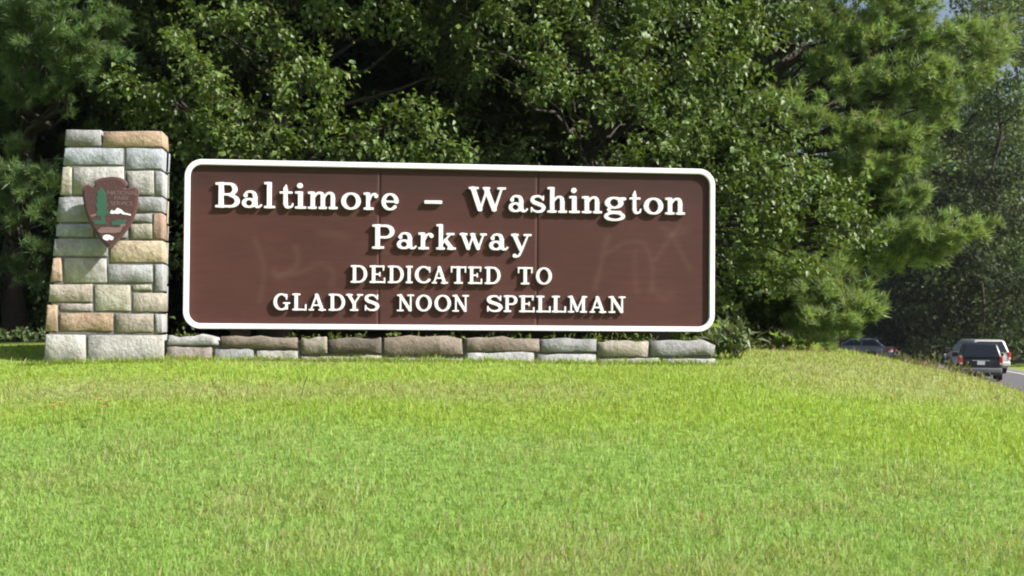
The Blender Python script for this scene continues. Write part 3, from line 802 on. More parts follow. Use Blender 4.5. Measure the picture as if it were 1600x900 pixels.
# ------------------------------------------------------------------ lawn: blades and seed heads
def blades(x, y, L, w, lean, az, bend, col, segs=2):
    z = height(x, y) - 0.01
    n = len(x)
    d = np.stack([np.cos(az), np.sin(az)], 1)             # lean direction
    side = np.stack([-np.sin(az + .6), np.cos(az + .6)], 1)
    base = np.stack([x, y, z], 1)
    def pt(tv, ln):
        h = L * tv * np.cos(lean * (0.4 + .6 * tv) * bend); r = L * tv * np.sin(np.clip(lean * (0.4 + .6 * tv) * bend, 0, 1.5))
        return base + np.c_[d * r[:, None], h]
    p1, p2 = pt(.55, 0), pt(1.0, 0)
    s3 = np.c_[side * w[:, None] / 2, np.zeros(n)]
    V = np.stack([base - s3, base + s3, p1 - s3 * .8, p1 + s3 * .8, p2], 1).reshape(-1, 3)
    k = np.arange(n)[:, None] * 5
    Fc = np.concatenate([k + [0, 1, 3], k + [0, 3, 2], k + [2, 3, 4]], 0)
    c = np.repeat(col, 5, axis=0).reshape(n, 5, 3) * np.array([.8, .8, 1.0, 1.0, 1.08])[None, :, None]  # shade between blades painted in: colour darker at the root, lighter at the tip
    return V, Fc, c.reshape(-1, 3)
def scatter(n, ymin, ymax, margin, pw):
    y = ymin + (ymax - ymin) * rng.random(n) ** pw
    x = (rng.random(n) * 2 - 1) * (y * 0.372 + margin)
    return x, y
def keep_lawn(x, y):
    s_ = (x - S0[0]) * DX[0] + (y - S0[1]) * DX[1]; Y_ = (x - S0[0]) * DY[0] + (y - S0[1]) * DY[1]
    built = (s_ > -3.62 - .95) & (s_ < 3.08) & (Y_ > WF + .03) & (Y_ < .1)
    built |= (s_ > -4.75) & (s_ < -3.2) & (Y_ > PF + .02) & (Y_ < .1)
    woods = (Y_ > .9) & (s_ < 3.2)
    return ~(built | woods) & (road_dist(x, y) > RW + 1.2)
x, y = scatter(560000, 7.2, 27.0, 1.6, 1.25)
k = keep_lawn(x, y) & ((x > 1.5) | (y < 18.6)); x, y = x[k], y[k]
n = len(x)
br_, md_, nz_ = lawn_mix(x, y)
col = lawn_col(x, y) * (0.86 + .28 * rng.random((n, 1))) * (1 + rng.normal(0, .07, (n, 3)))
dry = rng.random(n) < .03 + .10 * br_
col[dry] = np.array([.34, .29, .15]) * (.7 + .5 * rng.random((dry.sum(), 1)))
dk = rng.random(n) < .06
col[dk] = col[dk] * np.array([.62, .74, .8])
L = (0.045 + .06 * rng.random(n)) * (0.55 + .95 * nz_) * np.where(rng.random(n) < .03, 1.9, 1.0) * np.interp(y, [8, 13, 16], [1.15, 1.0, .75])
w = (0.0042 + .0035 * rng.random(n)) * np.interp(y, [8, 14, 26], [.9, 1.15, 1.7])
# longer unmown grass against the foot of the pillar and the wall
ne = 5200
se, Ye = rng.uniform(-4.75, 3.2, ne), np.abs(rng.normal(0, .05, ne))
se_f = np.where(se < loc(258, 560, PF)[0], PF, WF)
xe, ye = S0[0] + DX[0] * se + DY[0] * (se_f - .03 - Ye), S0[1] + DX[1] * se + DY[1] * (se_f - .03 - Ye)
ce = lawn_col(xe, ye) * (.75 + .4 * rng.random((ne, 1)))
x, y = np.concatenate([x, xe]), np.concatenate([y, ye]); col = np.concatenate([col, ce])
L = np.concatenate([L, (.05 + .09 * rng.random(ne)) * (.4 + fbm(se * 3, se * 0, 77))]); w = np.concatenate([w, .006 + .004 * rng.random(ne)]); n = len(x)
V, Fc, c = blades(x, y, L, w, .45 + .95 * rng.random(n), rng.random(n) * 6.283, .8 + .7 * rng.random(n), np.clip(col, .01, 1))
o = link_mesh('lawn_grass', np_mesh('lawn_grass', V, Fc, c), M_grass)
tag(o, 'long bright green lawn grass covering the slope below the stone wall', 'grass', kind='stuff')
# seed-head stems, pinkish brown
x, y = scatter(40000, 7.2, 22.0, 1.4, 1.1)
br_, md_, nz_ = lawn_mix(x, y)
k = keep_lawn(x, y) & (rng.random(len(x)) < .02 + .34 * br_) & ((x > 1.5) | (y < 16.5)); x, y = x[k], y[k]; n = len(x)
L = (0.07 + .08 * rng.random(n)) * np.where(y > 14.5, .75, 1.0)
az, ln = rng.random(n) * 6.283, .1 + .8 * rng.random(n)
z = height(x, y)
top = np.stack([x + np.cos(az) * L * np.sin(ln), y + np.sin(az) * L * np.sin(ln), z + L * np.cos(ln)], 1)
bs_ = np.stack([x, y, z], 1)
sd = np.c_[-np.sin(az), np.cos(az), np.zeros(n)] * .0018
ax = (top - bs_) / np.linalg.norm(top - bs_, axis=1)[:, None]
V1 = np.stack([bs_ - sd, bs_ + sd, top], 1).reshape(-1, 3); F1 = np.arange(n * 3).reshape(-1, 3)
hw = .0025 + .004 * rng.random(n); hl = .02 + .03 * rng.random(n)
s2 = np.c_[-np.sin(az + 1), np.cos(az + 1), np.zeros(n)] * hw[:, None]
V2 = np.stack([top - ax * hl[:, None], top + s2, top + ax * hl[:, None] * .8, top - s2], 1).reshape(-1, 3)
q = np.arange(n)[:, None] * 4 + n * 3
F2 = np.concatenate([q + [0, 1, 2], q + [0, 2, 3]])
ch = np.array([.30, .225, .14]) * (.75 + .5 * rng.random((n, 1))) * (1 + rng.normal(0, .06, (n, 3)))
c = np.concatenate([np.repeat(ch * [.8, 1, .7], 3, 0), np.repeat(ch, 4, 0)])
o = link_mesh('grass_seed_heads', np_mesh('grass_seed_heads', np.concatenate([V1, V2]), np.concatenate([F1, F2]), np.clip(c, .01, 1)), M_grass)
tag(o, 'brownish pink seed heads of grass scattered over the lawn', 'grass', kind='stuff')

# ------------------------------------------------------------------ foliage builders
def unit(v): return v / (np.linalg.norm(v, axis=-1, keepdims=True) + 1e-9)
def leaf_arrays(pos, axis_, nrm, ln, wd, col, fine=True):
    a = unit(axis_); n_ = nrm - (nrm * a).sum(-1, keepdims=True) * a; n_ = unit(n_); s_ = np.cross(a, n_)
    L_, W_2 = ln[:, None], wd[:, None] / 2
    if fine:
        tip = pos + a * L_ - n_ * L_ * .16
        mid = pos + a * L_ * .48 + n_ * L_ * .02
        l = pos + a * L_ * .42 + s_ * W_2 + n_ * W_2 * .45
        r = pos + a * L_ * .42 - s_ * W_2 + n_ * W_2 * .45
        V = np.stack([pos, r, mid, l, tip], 1).reshape(-1, 3)
        k = np.arange(len(pos))[:, None] * 5
        Fc = np.concatenate([k + [0, 1, 2], k + [0, 2, 3], k + [1, 4, 2], k + [2, 4, 3]])
        return V, Fc, np.repeat(col, 5, 0)
    V = np.stack([pos, pos + a * L_ * .45 + s_ * W_2, pos + a * L_, pos + a * L_ * .45 - s_ * W_2], 1).reshape(-1, 3)
    k = np.arange(len(pos))[:, None] * 4
    return V, np.concatenate([k + [0, 1, 2], k + [0, 2, 3]]), np.repeat(col, 4, 0)
def cat(parts):
    Vs, Fs, Cs, o_ = [], [], [], 0
    for V, Fc, c in parts:
        Vs.append(V); Fs.append(Fc + o_); Cs.append(c); o_ += len(V)
    return np.concatenate(Vs), np.concatenate(Fs), np.concatenate(Cs)
def clump_leaves(c, rad, n, out, size, base, fine=True, droop=.25, spread=.09):
    """leafy twigs fanning out of c; rad = (horizontal, vertical) radius"""
    per = 14
    nt = max(3, n // per)
    d = rng.normal(size=(nt, 3)); d = unit(unit(d) + np.asarray(out) * .55 + np.array([0, 0, .12]))
    org = np.asarray(c) + rng.normal(size=(nt, 3)) * np.array([rad[0], rad[0], rad[1]]) * .42
    ln = rad[0] * (.45 + .65 * rng.random(nt))
    tt = .15 + .85 * rng.random((nt, per))
    P = org[:, None] + d[:, None] * (ln[:, None] * tt)[..., None] * np.array([1, 1, rad[1] / rad[0] * .9 + .1])
    P[..., 2] -= droop * ln[:, None] * tt ** 2
    P = P + rng.normal(size=P.shape) * spread
    P = P.reshape(-1, 3); m = len(P)
    D = np.repeat(d, per, 0)
    ax_ = unit(D * .6 + rng.normal(size=(m, 3)) * .55 + np.array([0, 0, -.35]))
    nr = unit(np.array([0, 0, .9]) + rng.normal(size=(m, 3)) * .55 + D * .25)
    sz = size * (.7 + .6 * rng.random(m))
    tw = np.repeat(.85 + .3 * rng.random(nt), per)[:, None]
    col = np.asarray(base) * tw * (.8 + .4 * rng.random((m, 1))) * (1 + rng.normal(0, .07, (m, 3)))
    return leaf_arrays(P, ax_, nr, sz, sz * (.5 + .2 * rng.random(m)), np.clip(col, .004, 1), fine)
def limb_path(a, b, n=7, sag=.1, wob=.05):
    a, b = np.asarray(a, float), np.asarray(b, float)
    t_ = np.linspace(0, 1, n)[:, None]
    L_ = np.linalg.norm(b - a)
    P = a + (b - a) * t_ + np.array([0, 0, 1]) * (np.sin(t_ * np.pi) * L_ * sag)
    P[1:-1] += rng.normal(size=(n - 2, 3)) * wob * L_ * .5
    return P
def build_tree(name, base, top, r0, clumps, crown_parts, leaf_mat, label, cat_='tree', group=None, crown_stuff=True, trunk_wob=.02, limb_r=.05, parent_trunk_parts=None):
    """Empty at the foot > trunk, limb (each), crown. clumps: ends the limbs reach"""
    b_ = np.array([base[0], base[1], hz(base[0], base[1]) - .15])
    root = empty(name, b_)
    tag(root, label, cat_, group)
    tp = limb_path((0, 0, 0), np.asarray(top) - b_, 9, 0, trunk_wob)
    rr = r0 * (1 - .82 * np.linspace(0, 1, 9) ** .9); rr[0] *= 1.35
    V, Fc = tube_arrays(tp, rr, 10)
    link_mesh('trunk', np_mesh('trunk', V, Fc, smooth=True), M_bark, root)
    for c in clumps:
        c = np.asarray(c) - b_
        h_ = np.clip((c[2] - .35 * np.hypot(*c[:2])) / tp[-1, 2], .12, .93)
        a = np.array([np.interp(h_, np.linspace(0, 1, 9), tp[:, i]) for i in range(3)])
        P = limb_path(a, c, 7, .04, .06)
        rl = max(.018, limb_r * min(1, np.linalg.norm(c - a) / 3)) * (1 - .8 * np.linspace(0, 1, 7))
        V, Fc = tube_arrays(P, rl, 6)
        link_mesh('limb', np_mesh('limb', V, Fc, smooth=True), M_bark, root)
    V, Fc, c = cat(crown_parts)
    o = link_mesh('crown', np_mesh('crown', V - b_, Fc, c), leaf_mat, root)
    if crown_stuff: o['kind'] = 'stuff'
    return root
def needles(P, D, ln, wd, col, per=15, cone=.6):
    """tufts of needles at P pointing along D"""
    m = len(P)
    d = unit(np.repeat(D, per, 0) + rng.normal(size=(m * per, 3)) * cone)
    p = np.repeat(P, per, 0) + rng.normal(size=(m * per, 3)) * .015
    L_ = ln * (.7 + .5 * rng.random(m * per))
    s_ = unit(np.cross(d, rng.normal(size=d.shape))) * wd / 2
    V = np.stack([p - s_, p + s_, p + d * L_[:, None]], 1).reshape(-1, 3)
    c = np.repeat(col, per, 0) * (.8 + .4 * rng.random((m * per, 1)))
    return V, np.arange(len(V)).reshape(-1, 3), np.repeat(c, 3, 0)
def pine_plume(c, rad, nt, out, base, ln=.14, wd=.014, per=15):
    """a pine bough: branchlets swept outwards and up, tufted with needles"""
    out = unit(np.asarray(out, float))
    nb = max(4, nt // 9)
    d = unit(rng.normal(size=(nb, 3)) * .62 + out * .95 + np.array([0, 0, .28]))
    org = np.asarray(c) - out * rad[0] * .45 + rng.normal(size=(nb, 3)) * np.array([rad[0], rad[0], rad[1]]) * .45
    L_ = rad[0] * (.5 + .7 * rng.random(nb))
    tt = np.linspace(.2, 1, 9)[None] + rng.normal(size=(nb, 9)) * .05
    P = (org[:, None] + d[:, None] * (L_[:, None] * tt)[..., None] * np.array([1, 1, rad[1] / rad[0] * .7 + .3]) + rng.normal(size=(nb, 9, 3)) * .035).reshape(-1, 3)
    D = np.repeat(d, 9, 0) + np.array([0, 0, .25])
    tw = np.repeat(.82 + .36 * rng.random(nb), 9)[:, None]
    col = np.asarray(base) * tw * (1 + rng.normal(0, .06, (len(P), 3)))
    return needles(P, unit(D), ln, wd, np.clip(col, .004, 1), per)

# ------------------------------------------------------------------ the broadleaf trees behind the sign
OLV, OLV_SHADE = (0.105, 0.158, 0.036), (0.062, 0.098, 0.028)  # second, darker leaf colour paints crown shade into inner and lower clumps
def px_clumps(L, trunk, dens=1.0, size=.092, base=OLV, fine=True):
    ends, parts = [], []
    for px, py, r, D, *o_ in L:
        c = at(px, py, D); rad = r / FPX * D
        out = unit(np.array([c[0] - trunk[0], c[1] - trunk[1] - 1.0, .2]))
        n = int(440 * dens * (rad / .5) ** 2)
        bc = o_[0] if o_ else base
        parts.append(clump_leaves(c, (rad * .86, rad * .62), n, out, size, bc, fine, .3, .065))
        ends.append(c)
    return ends, parts
# boughs that stand forward into the light
A_F = [(215, 138, 36, 19.3), (178, 128, 26, 19.4), (255, 140, 30, 19.3), (275, 60, 36, 19.4), (305, 95, 42, 19.1), (340, 140, 50, 18.9), (372, 190, 55, 18.8), (330, 205, 45, 18.9), (405, 235, 48, 18.7), (300, 190, 34, 19.1),
       (440, 150, 45, 19.0), (470, 95, 42, 19.1), (505, 115, 38, 19.0), (520, 150, 32, 18.9), (430, 60, 42, 19.6), (395, 20, 42, 19.6), (455, 225, 42, 18.7), (240, 165, 30, 19.6), (230, 195, 30, 19.7), (285, 235, 30, 18.9),
       (640, 175, 40, 18.7), (665, 200, 34, 18.6), (560, 205, 40, 18.6), (590, 235, 38, 18.5), (530, 235, 36, 18.6), (640, 245, 36, 18.5), (715, 238, 28, 18.6), (690, 235, 26, 18.6), (500, 190, 38, 18.8),
       (620, 20, 46, 20.2), (560, 30, 36, 20.2), (500, 20, 42, 19.8), (350, 30, 36, 19.9), (665, 60, 26, 20.3), (300, 20, 30, 20)]
A_B = [(random.uniform(150, 740), random.uniform(-20, 300), random.uniform(40, 62), random.uniform(21.2, 23.2), OLV_SHADE) for _ in range(56)]
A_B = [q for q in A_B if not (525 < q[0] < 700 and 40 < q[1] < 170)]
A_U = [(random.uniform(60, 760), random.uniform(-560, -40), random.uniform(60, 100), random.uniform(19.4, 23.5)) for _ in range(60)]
A_L = [(random.uniform(60, 740), random.uniform(280, 540), random.uniform(40, 60), random.uniform(19.3, 22.5), OLV_SHADE) for _ in range(34)]
trA = at(430, 500, 21.6)
e1, p1 = px_clumps(A_F, trA, 1.15)
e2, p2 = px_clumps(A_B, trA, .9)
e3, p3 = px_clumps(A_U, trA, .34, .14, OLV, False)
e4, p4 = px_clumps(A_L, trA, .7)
build_tree('broadleaf_tree', trA, at(430, -600, 21.6), .22, e1 + e2[::3] + e3[::4], p1 + p2 + p3 + p4, M_leaf,
           'glossy broadleaf tree with lit drooping boughs above the left half of the brown sign')
B_F = [(780, 20, 40, 20.0), (835, 45, 44, 19.8), (850, 100, 40, 19.5), (880, 140, 42, 19.3), (835, 140, 34, 19.5), (925, 60, 40, 19.7), (960, 110, 44, 19.4), (1005, 130, 44, 19.2), (1000, 60, 42, 19.5), (950, 165, 34, 19.3), (1030, 165, 42, 19.2),
       (985, 240, 36, 18.8), (1050, 235, 40, 18.8), (1030, 200, 34, 19), (1075, 95, 46, 19.3), (1100, 50, 50, 19.4), (1140, 110, 50, 19.3), (1115, 165, 44, 19.1), (1170, 60, 46, 19.6), (1090, 215, 44, 18.9), (1150, 220, 44, 18.9), (1185, 170, 40, 19.2),
       (1140, 275, 44, 18.8), (1190, 255, 44, 18.9), (1180, 320, 48, 18.7), (1230, 300, 48, 18.8), (1225, 355, 46, 18.7), (1280, 330, 42, 18.9), (1170, 375, 42, 18.7), (1265, 270, 42, 19), (1300, 385, 34, 18.9), (1330, 330, 34, 19.1), (1250, 410, 36, 18.8), (1160, 420, 36, 18.8), (1350, 370, 26, 19.1), (1330, 290, 30, 19.3), (1230, 215, 38, 19.2),
       (730, 60, 30, 20.3), (745, 110, 26, 20.2), (1210, 450, 30, 19.0), (1140, 470, 26, 19.0), (900, 10, 40, 20), (1040, 10, 44, 19.8), (905, 215, 20, 19.2), (1140, 20, 44, 19.8)]
B_B = [(random.uniform(690, 1260), random.uniform(-20, 330), random.uniform(40, 62), random.uniform(21.0, 23.2), OLV_SHADE) for _ in range(44)]
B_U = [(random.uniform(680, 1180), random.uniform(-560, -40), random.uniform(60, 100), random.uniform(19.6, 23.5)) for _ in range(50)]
B_L = [(random.uniform(700, 1190), random.uniform(280, 520), random.uniform(40, 60), random.uniform(19.5, 22.5), OLV_SHADE) for _ in range(34)]
trB = at(930, 500, 21.8)
e1, p1 = px_clumps(B_F, trB, 1.0)
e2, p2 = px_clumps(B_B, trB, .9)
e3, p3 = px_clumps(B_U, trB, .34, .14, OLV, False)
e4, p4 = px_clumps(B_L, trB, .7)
build_tree('broadleaf_tree', trB, at(930, -600, 21.8), .22, e1 + e2[::3] + e3[::4], p1 + p2 + p3 + p4, M_leaf,
           'darker broadleaf tree speckled with small glossy leaves, above the right half of the brown sign')

# ------------------------------------------------------------------ pines
PN, PN_SHADE = (0.205, 0.285, 0.112), (0.060, 0.105, 0.035)  # second, darker needle colour paints shade into plumes at the back and trunk
def px_plumes(L, trunk, dens=1.0, base=PN, **k):
    ends, parts = [], []
    for px, py, r, D, *o_ in L:
        c = at(px, py, D); rad = r / FPX * D
        out = np.array([c[0] - trunk[0], c[1] - trunk[1] - .6, .35])
        parts.append(pine_plume(c, (rad * .85, rad * .5), int(190 * dens * (rad / .5) ** 2), out, o_[0] if o_ else base, **k)); ends.append(c)
    return ends, parts
trP = at(1187, 540, 22.2)
P_F = [(1230, 165, 40, 20.4), (1190, 170, 36, 20.4), (1270, 190, 30, 20.5), (1300, 40, 46, 21.6), (1350, 60, 50, 21.6), (1400, 30, 44, 21.7), (1290, 100, 44, 21.6), (1340, 130, 50, 21.4), (1400, 130, 50, 21.3), (1450, 110, 44, 21.3), (1420, 80, 36, 21.5),
       (1500, 110, 42, 21.3), (1545, 75, 40, 21.4), (1500, 150, 36, 21.2), (1560, 40, 30, 21.5), (1460, 165, 36, 21.2), (1380, 190, 44, 21.2), (1420, 215, 36, 21.2), (1330, 210, 48, 21.2), (1360, 260, 46, 21.2), (1420, 260, 34, 21.2), (1310, 280, 40, 21.3), (1440, 300, 24, 21.3), (1400, 310, 30, 21.3), (1535, 120, 30, 21.3), (1480, 200, 26, 21.3), (1375, 15, 30, 21.6), (1250, 30, 40, 21.6),
       (1400, 365, 40, 20.8), (1440, 372, 44, 20.6), (1480, 370, 40, 20.5), (1515, 362, 34, 20.5), (1540, 356, 20, 20.4), (1430, 400, 36, 20.7), (1390, 400, 34, 20.9), (1470, 395, 28, 20.6), (1350, 400, 34, 21),
       (1240, 420, 42, 20.6), (1200, 400, 36, 20.7), (1280, 440, 40, 20.5), (1310, 420, 32, 20.7), (1215, 460, 36, 20.8), (1170, 440, 30, 21),
       (1290, 494, 38, 19.9), (1330, 482, 32, 19.9), (1358, 488, 22, 19.9), (1270, 525, 26, 20), (1310, 520, 26, 19.9), (1250, 505, 24, 20.2), (1330, 470, 24, 20), (1295, 458, 36, 20.1), (1255, 470, 32, 20.3), (1340, 445, 26, 20.4), (1480, 60, 36, 21.4), (1450, 60, 36, 21.5), (1520, 45, 30, 21.4), (1430, 30, 30, 21.6),
       (1225, 540, 22, 20.2), (1285, 540, 22, 19.8), (1335, 500, 20, 19.8), (1365, 478, 20, 20)]
P_F += [(1200, 470, 34, 20.8, PN_SHADE), (1175, 490, 30, 20.9, PN_SHADE), (1235, 480, 34, 20.9, PN_SHADE), (1260, 500, 30, 20.8, PN_SHADE), (1190, 505, 26, 20.9, PN_SHADE), (1220, 500, 26, 21.0, PN_SHADE), (1150, 470, 30, 21.2, PN_SHADE), (1270, 470, 34, 21, PN_SHADE)]
P_B = [(random.uniform(1180, 1440), random.uniform(-10, 340), random.uniform(36, 56), random.uniform(22.2, 24.2), PN_SHADE) for _ in range(44)] + \
      [(random.uniform(1150, 1290), random.uniform(330, 480), random.uniform(30, 44), random.uniform(22.0, 24.0), PN_SHADE) for _ in range(16)]
P_U = [(random.uniform(1120, 1400), random.uniform(-420, -30), random.uniform(50, 80), random.uniform(21, 24)) for _ in range(26)]
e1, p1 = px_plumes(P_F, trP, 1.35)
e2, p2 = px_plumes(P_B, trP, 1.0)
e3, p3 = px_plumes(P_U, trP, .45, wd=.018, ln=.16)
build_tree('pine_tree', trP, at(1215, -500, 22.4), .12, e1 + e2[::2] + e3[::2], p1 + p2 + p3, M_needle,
           'spreading pine with soft light green boughs reaching towards the road, right of the brown sign', limb_r=.06)
trQ = at(30, 520, 22.0)
Q_F = [(40, 30, 44, 19.5), (80, 20, 44, 19.4), (110, 60, 44, 19.3), (60, 75, 40, 19.5), (130, 30, 40, 19.4), (20, 90, 36, 19.7), (150, 80, 34, 19.4), (-20, 50, 50, 19.8), (10, 10, 40, 19.7), (160, 15, 34, 19.5), (100, 105, 34, 19.4), (50, 120, 30, 19.8), (130, 110, 30, 19.5), (170, 50, 30, 19.7), (20, 150, 34, 20.2), (90, 150, 34, 20.3),
       (40, 300, 36, 19.6), (15, 270, 32, 19.7), (60, 325, 28, 19.5), (45, 385, 24, 19.4), (20, 345, 28, 19.7), (-20, 310, 34, 19.8), (62, 265, 26, 19.7), (75, 290, 22, 19.6), (20, 420, 30, 20), (60, 440, 24, 20), (30, 235, 26, 20)]
Q_B = [(random.uniform(-120, 190), random.uniform(-30, 480), random.uniform(40, 58), random.uniform(21.2, 24.0), PN_SHADE) for _ in range(64)]
Q_U = [(random.uniform(-160, 180), random.uniform(-420, -30), random.uniform(55, 85), random.uniform(21.5, 25)) for _ in range(34)]
e1, p1 = px_plumes(Q_F, trQ, 1.2, base=(0.135, 0.215, 0.085))
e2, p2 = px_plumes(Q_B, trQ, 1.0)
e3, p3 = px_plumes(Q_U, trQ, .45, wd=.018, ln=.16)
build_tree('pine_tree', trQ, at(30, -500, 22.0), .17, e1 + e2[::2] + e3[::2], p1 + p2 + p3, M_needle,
           'dark green pine behind the stone pillar at the left edge', limb_r=.06)

# ------------------------------------------------------------------ woods behind: whole trees with coarser leaves
def far_tree(name, x, y, h, cr, label, group, base, n=9000, ls=.3, lo=.12, fine=False, fill=1.0):
    gz = hz(x, y)
    cl, parts = [], []
    ncl = 40
    for i in range(ncl):
        f = lo + (1 - lo) * (i + random.random()) / ncl
        prof = cr * (math.sin(math.pi * min(1, (f - lo) / (1 - lo) * .80 + .2)) ** .7 * .95 + .08)
        a = random.uniform(0, 6.283); r = prof * math.sqrt(random.uniform(.1, 1))
        c = np.array([x + math.cos(a) * r, y + math.sin(a) * r, gz + h * f])
        rad = cr * random.uniform(.24, .40)
        out = unit(np.array([math.cos(a), math.sin(a), .3]))
        parts.append(clump_leaves(c, (rad, rad * .42), n // ncl, out, ls, np.asarray(base) * random.uniform(.85, 1.15), fine, .2, ls * .9))
        cl.append(c)
    return build_tree(name, (x, y), (x, y, gz + h * .95), h * .010, cl[::3], parts, M_farleaf, label, 'tree', group, limb_r=.09)
# right behind the front trees
G1 = 'dark trees standing right behind the sign trees'
for i, (px, D, h, cr) in enumerate(((-60, 29, 13, 4), (150, 27.5, 14, 4.2), (330, 29, 15, 4.4), (520, 27.5, 14, 4.2), (690, 28.5, 15, 4.2), (850, 27.5, 14, 4.2), (990, 28.5, 14, 2.6), (1110, 28.0, 12, 1.6),
                                    (-120, 39, 15, 5), (100, 38, 15, 5), (300, 40, 16, 5), (500, 38, 16, 5), (700, 40, 16, 5), (880, 38, 16, 4.6))):
    p = at(px, 500, D)
    far_tree('woodland_tree', p[0], p[1], h, cr, 'dark shaded tree glimpsed through gaps in the foliage behind the sign', G1, (.028, .044, .016), 15000 if D < 35 else 12000, .30 if D < 35 else .5, .02)
# far edge of the wood beyond the road
G2 = 'tall trees of the wood beyond the road'
FT = [(1330, 104, 24, 7, (.070, .10, .045)), (1392, 97, 22, 6.5, (.058, .085, .034)), (1452, 102, 22.3, 6.0, (.062, .088, .036)), (1497, 92, 20.8, 6.2, (.066, .098, .036)),
      (1560, 90, 25, 6.5, (.080, .108, .040)), (1690, 110, 26, 7, (.075, .09, .042)), (1260, 112, 24, 7, (.05, .08, .03)), (1590, 104, 27, 7, (.06, .09, .034)), (1425, 116, 21, 7, (.06, .08, .034)), (1535, 84, 12, 4, (.05, .07, .03)), (1460, 90, 12, 4, (.05, .07, .03)), (1400, 92, 12, 4.5, (.05, .07, .03))]
LB = ['tall dark tree beyond the road, just right of the low pine boughs', 'tall dark tree beyond the road above the grey hatchback', 'distant tree just left of the small gap of sky', 'lower distant tree whose top shows under the small gap of sky',
      'tall hazy olive tree beyond the road above the cars', 'tall hazy olive tree at the right edge beyond the road']
for i, (px, D, h, cr, bc) in enumerate(FT):
    p = at(px, 560, D)
    lb = LB[i] if i < len(LB) else 'tall shaded tree of the wood beyond the road' if h > 15 else {1535: 'small shaded tree beyond the road directly behind the suv and van', 1460: 'small shaded tree beyond the road left of the suv', 1400: 'small shaded tree beyond the road behind the grey hatchback'}[px]
    far_tree('forest_tree', p[0], p[1], h, cr, lb, G2 if h > 15 else 'small trees at the foot of the far wood', np.array(bc) * (1.5 if D < 95 and h > 15 else 1.3 if h > 15 else .8), 19000 if h > 15 else 9000, .31, .03)  # leaf colour raised on tall trees for sunlight, lowered on small ones for shade

# ------------------------------------------------------------------ shrubs, weeds
def shrub(name, px, py, D, w, h, n, label, cat_, base, ls, lw=.4, group=None, up=.5, mat=None):
    p = at(px, py, D); gz = hz(p[0], p[1])
    root = empty(name, (p[0], p[1], gz - .03)); tag(root, label, cat_, group)
    ns = max(5, n // 14); per = 14
    st, P, A = [], [], []
    for i in range(ns):
        a = random.uniform(0, 6.283); r = random.uniform(.1, 1) * w
        tip = np.array([math.cos(a) * r, math.sin(a) * r, h * random.uniform(.5, 1.05) * (1 - .4 * (r / w) ** 2)])
        b0_ = np.array([tip[0] * .15, tip[1] * .15, 0])
        path = limb_path(b0_, tip, 5, .08, .06)
        st.append(tube_arrays(path, np.linspace(.006, .002, 5), 4))
        t_ = .25 + .75 * np.random.default_rng(i).random(per)
        P.append(np.stack([np.interp(t_, np.linspace(0, 1, 5), path[:, k]) for k in range(3)], 1)); A.append(np.tile(unit(tip - b0_), (per, 1)))
    V, Fc = merge(st)
    link_mesh('stem', np_mesh('stem', V, Fc), M_leafstem, root)
    P, A = np.concatenate(P), np.concatenate(A); m = len(P)
    ax_ = unit(A * up + rng.normal(size=(m, 3)) * .6 + np.array([0, 0, .05])); nr = unit(np.array([0, -.2, .8]) + rng.normal(size=(m, 3)) * .5)
    sz = ls * (.6 + .7 * rng.random(m))
    col = np.asarray(base) * (.7 + .6 * rng.random((m, 1))) * (1 + rng.normal(0, .07, (m, 3)))
    V, Fc, c = leaf_arrays(P, ax_, nr, sz, sz * lw, np.clip(col, .005, 1))
    o = link_mesh('foliage', np_mesh('foliage', V, Fc, c), mat or M_leaf, root); o['kind'] = 'stuff'
    return root
M_leafstem = plain('green_stem', (.08, .10, .03), .7, .2, 20)
shrub('shrub', 1146, 560, 17.0, .33, .50, 300, 'leafy shrub with long pointed leaves at the right end of the stone wall', 'shrub', (.12, .155, .07), .17, .26)
shrub('shrub', 1122, 540, 17.9, .26, .42, 160, 'small dark shrub tucked behind the right end of the stone wall', 'shrub', (.10, .14, .05), .12, .34)
WHERE = {480: 'below the L of GLADYS', 520: 'below the first D after GLA', 545: 'below the Y of GLADYS', 618: 'below the first N of NOON', 655: 'below the first O of NOON', 712: 'below the last N of NOON',
         765: 'below the S of SPELLMAN', 822: 'below the first E of SPELLMAN', 872: 'below the second L of SPELLMAN', 925: 'below the A of SPELLMAN', 960: 'below the last N of SPELLMAN', 995: 'just right of the word SPELLMAN', 1075: 'nearest the right end of the sign'}
WD = [(272, .30), (290, .24), (480, .26), (520, .30), (545, .27), (618, .30), (655, .28), (712, .30), (765, .27), (822, .28), (872, .29), (925, .30), (960, .24), (995, .30), (1075, .29)]
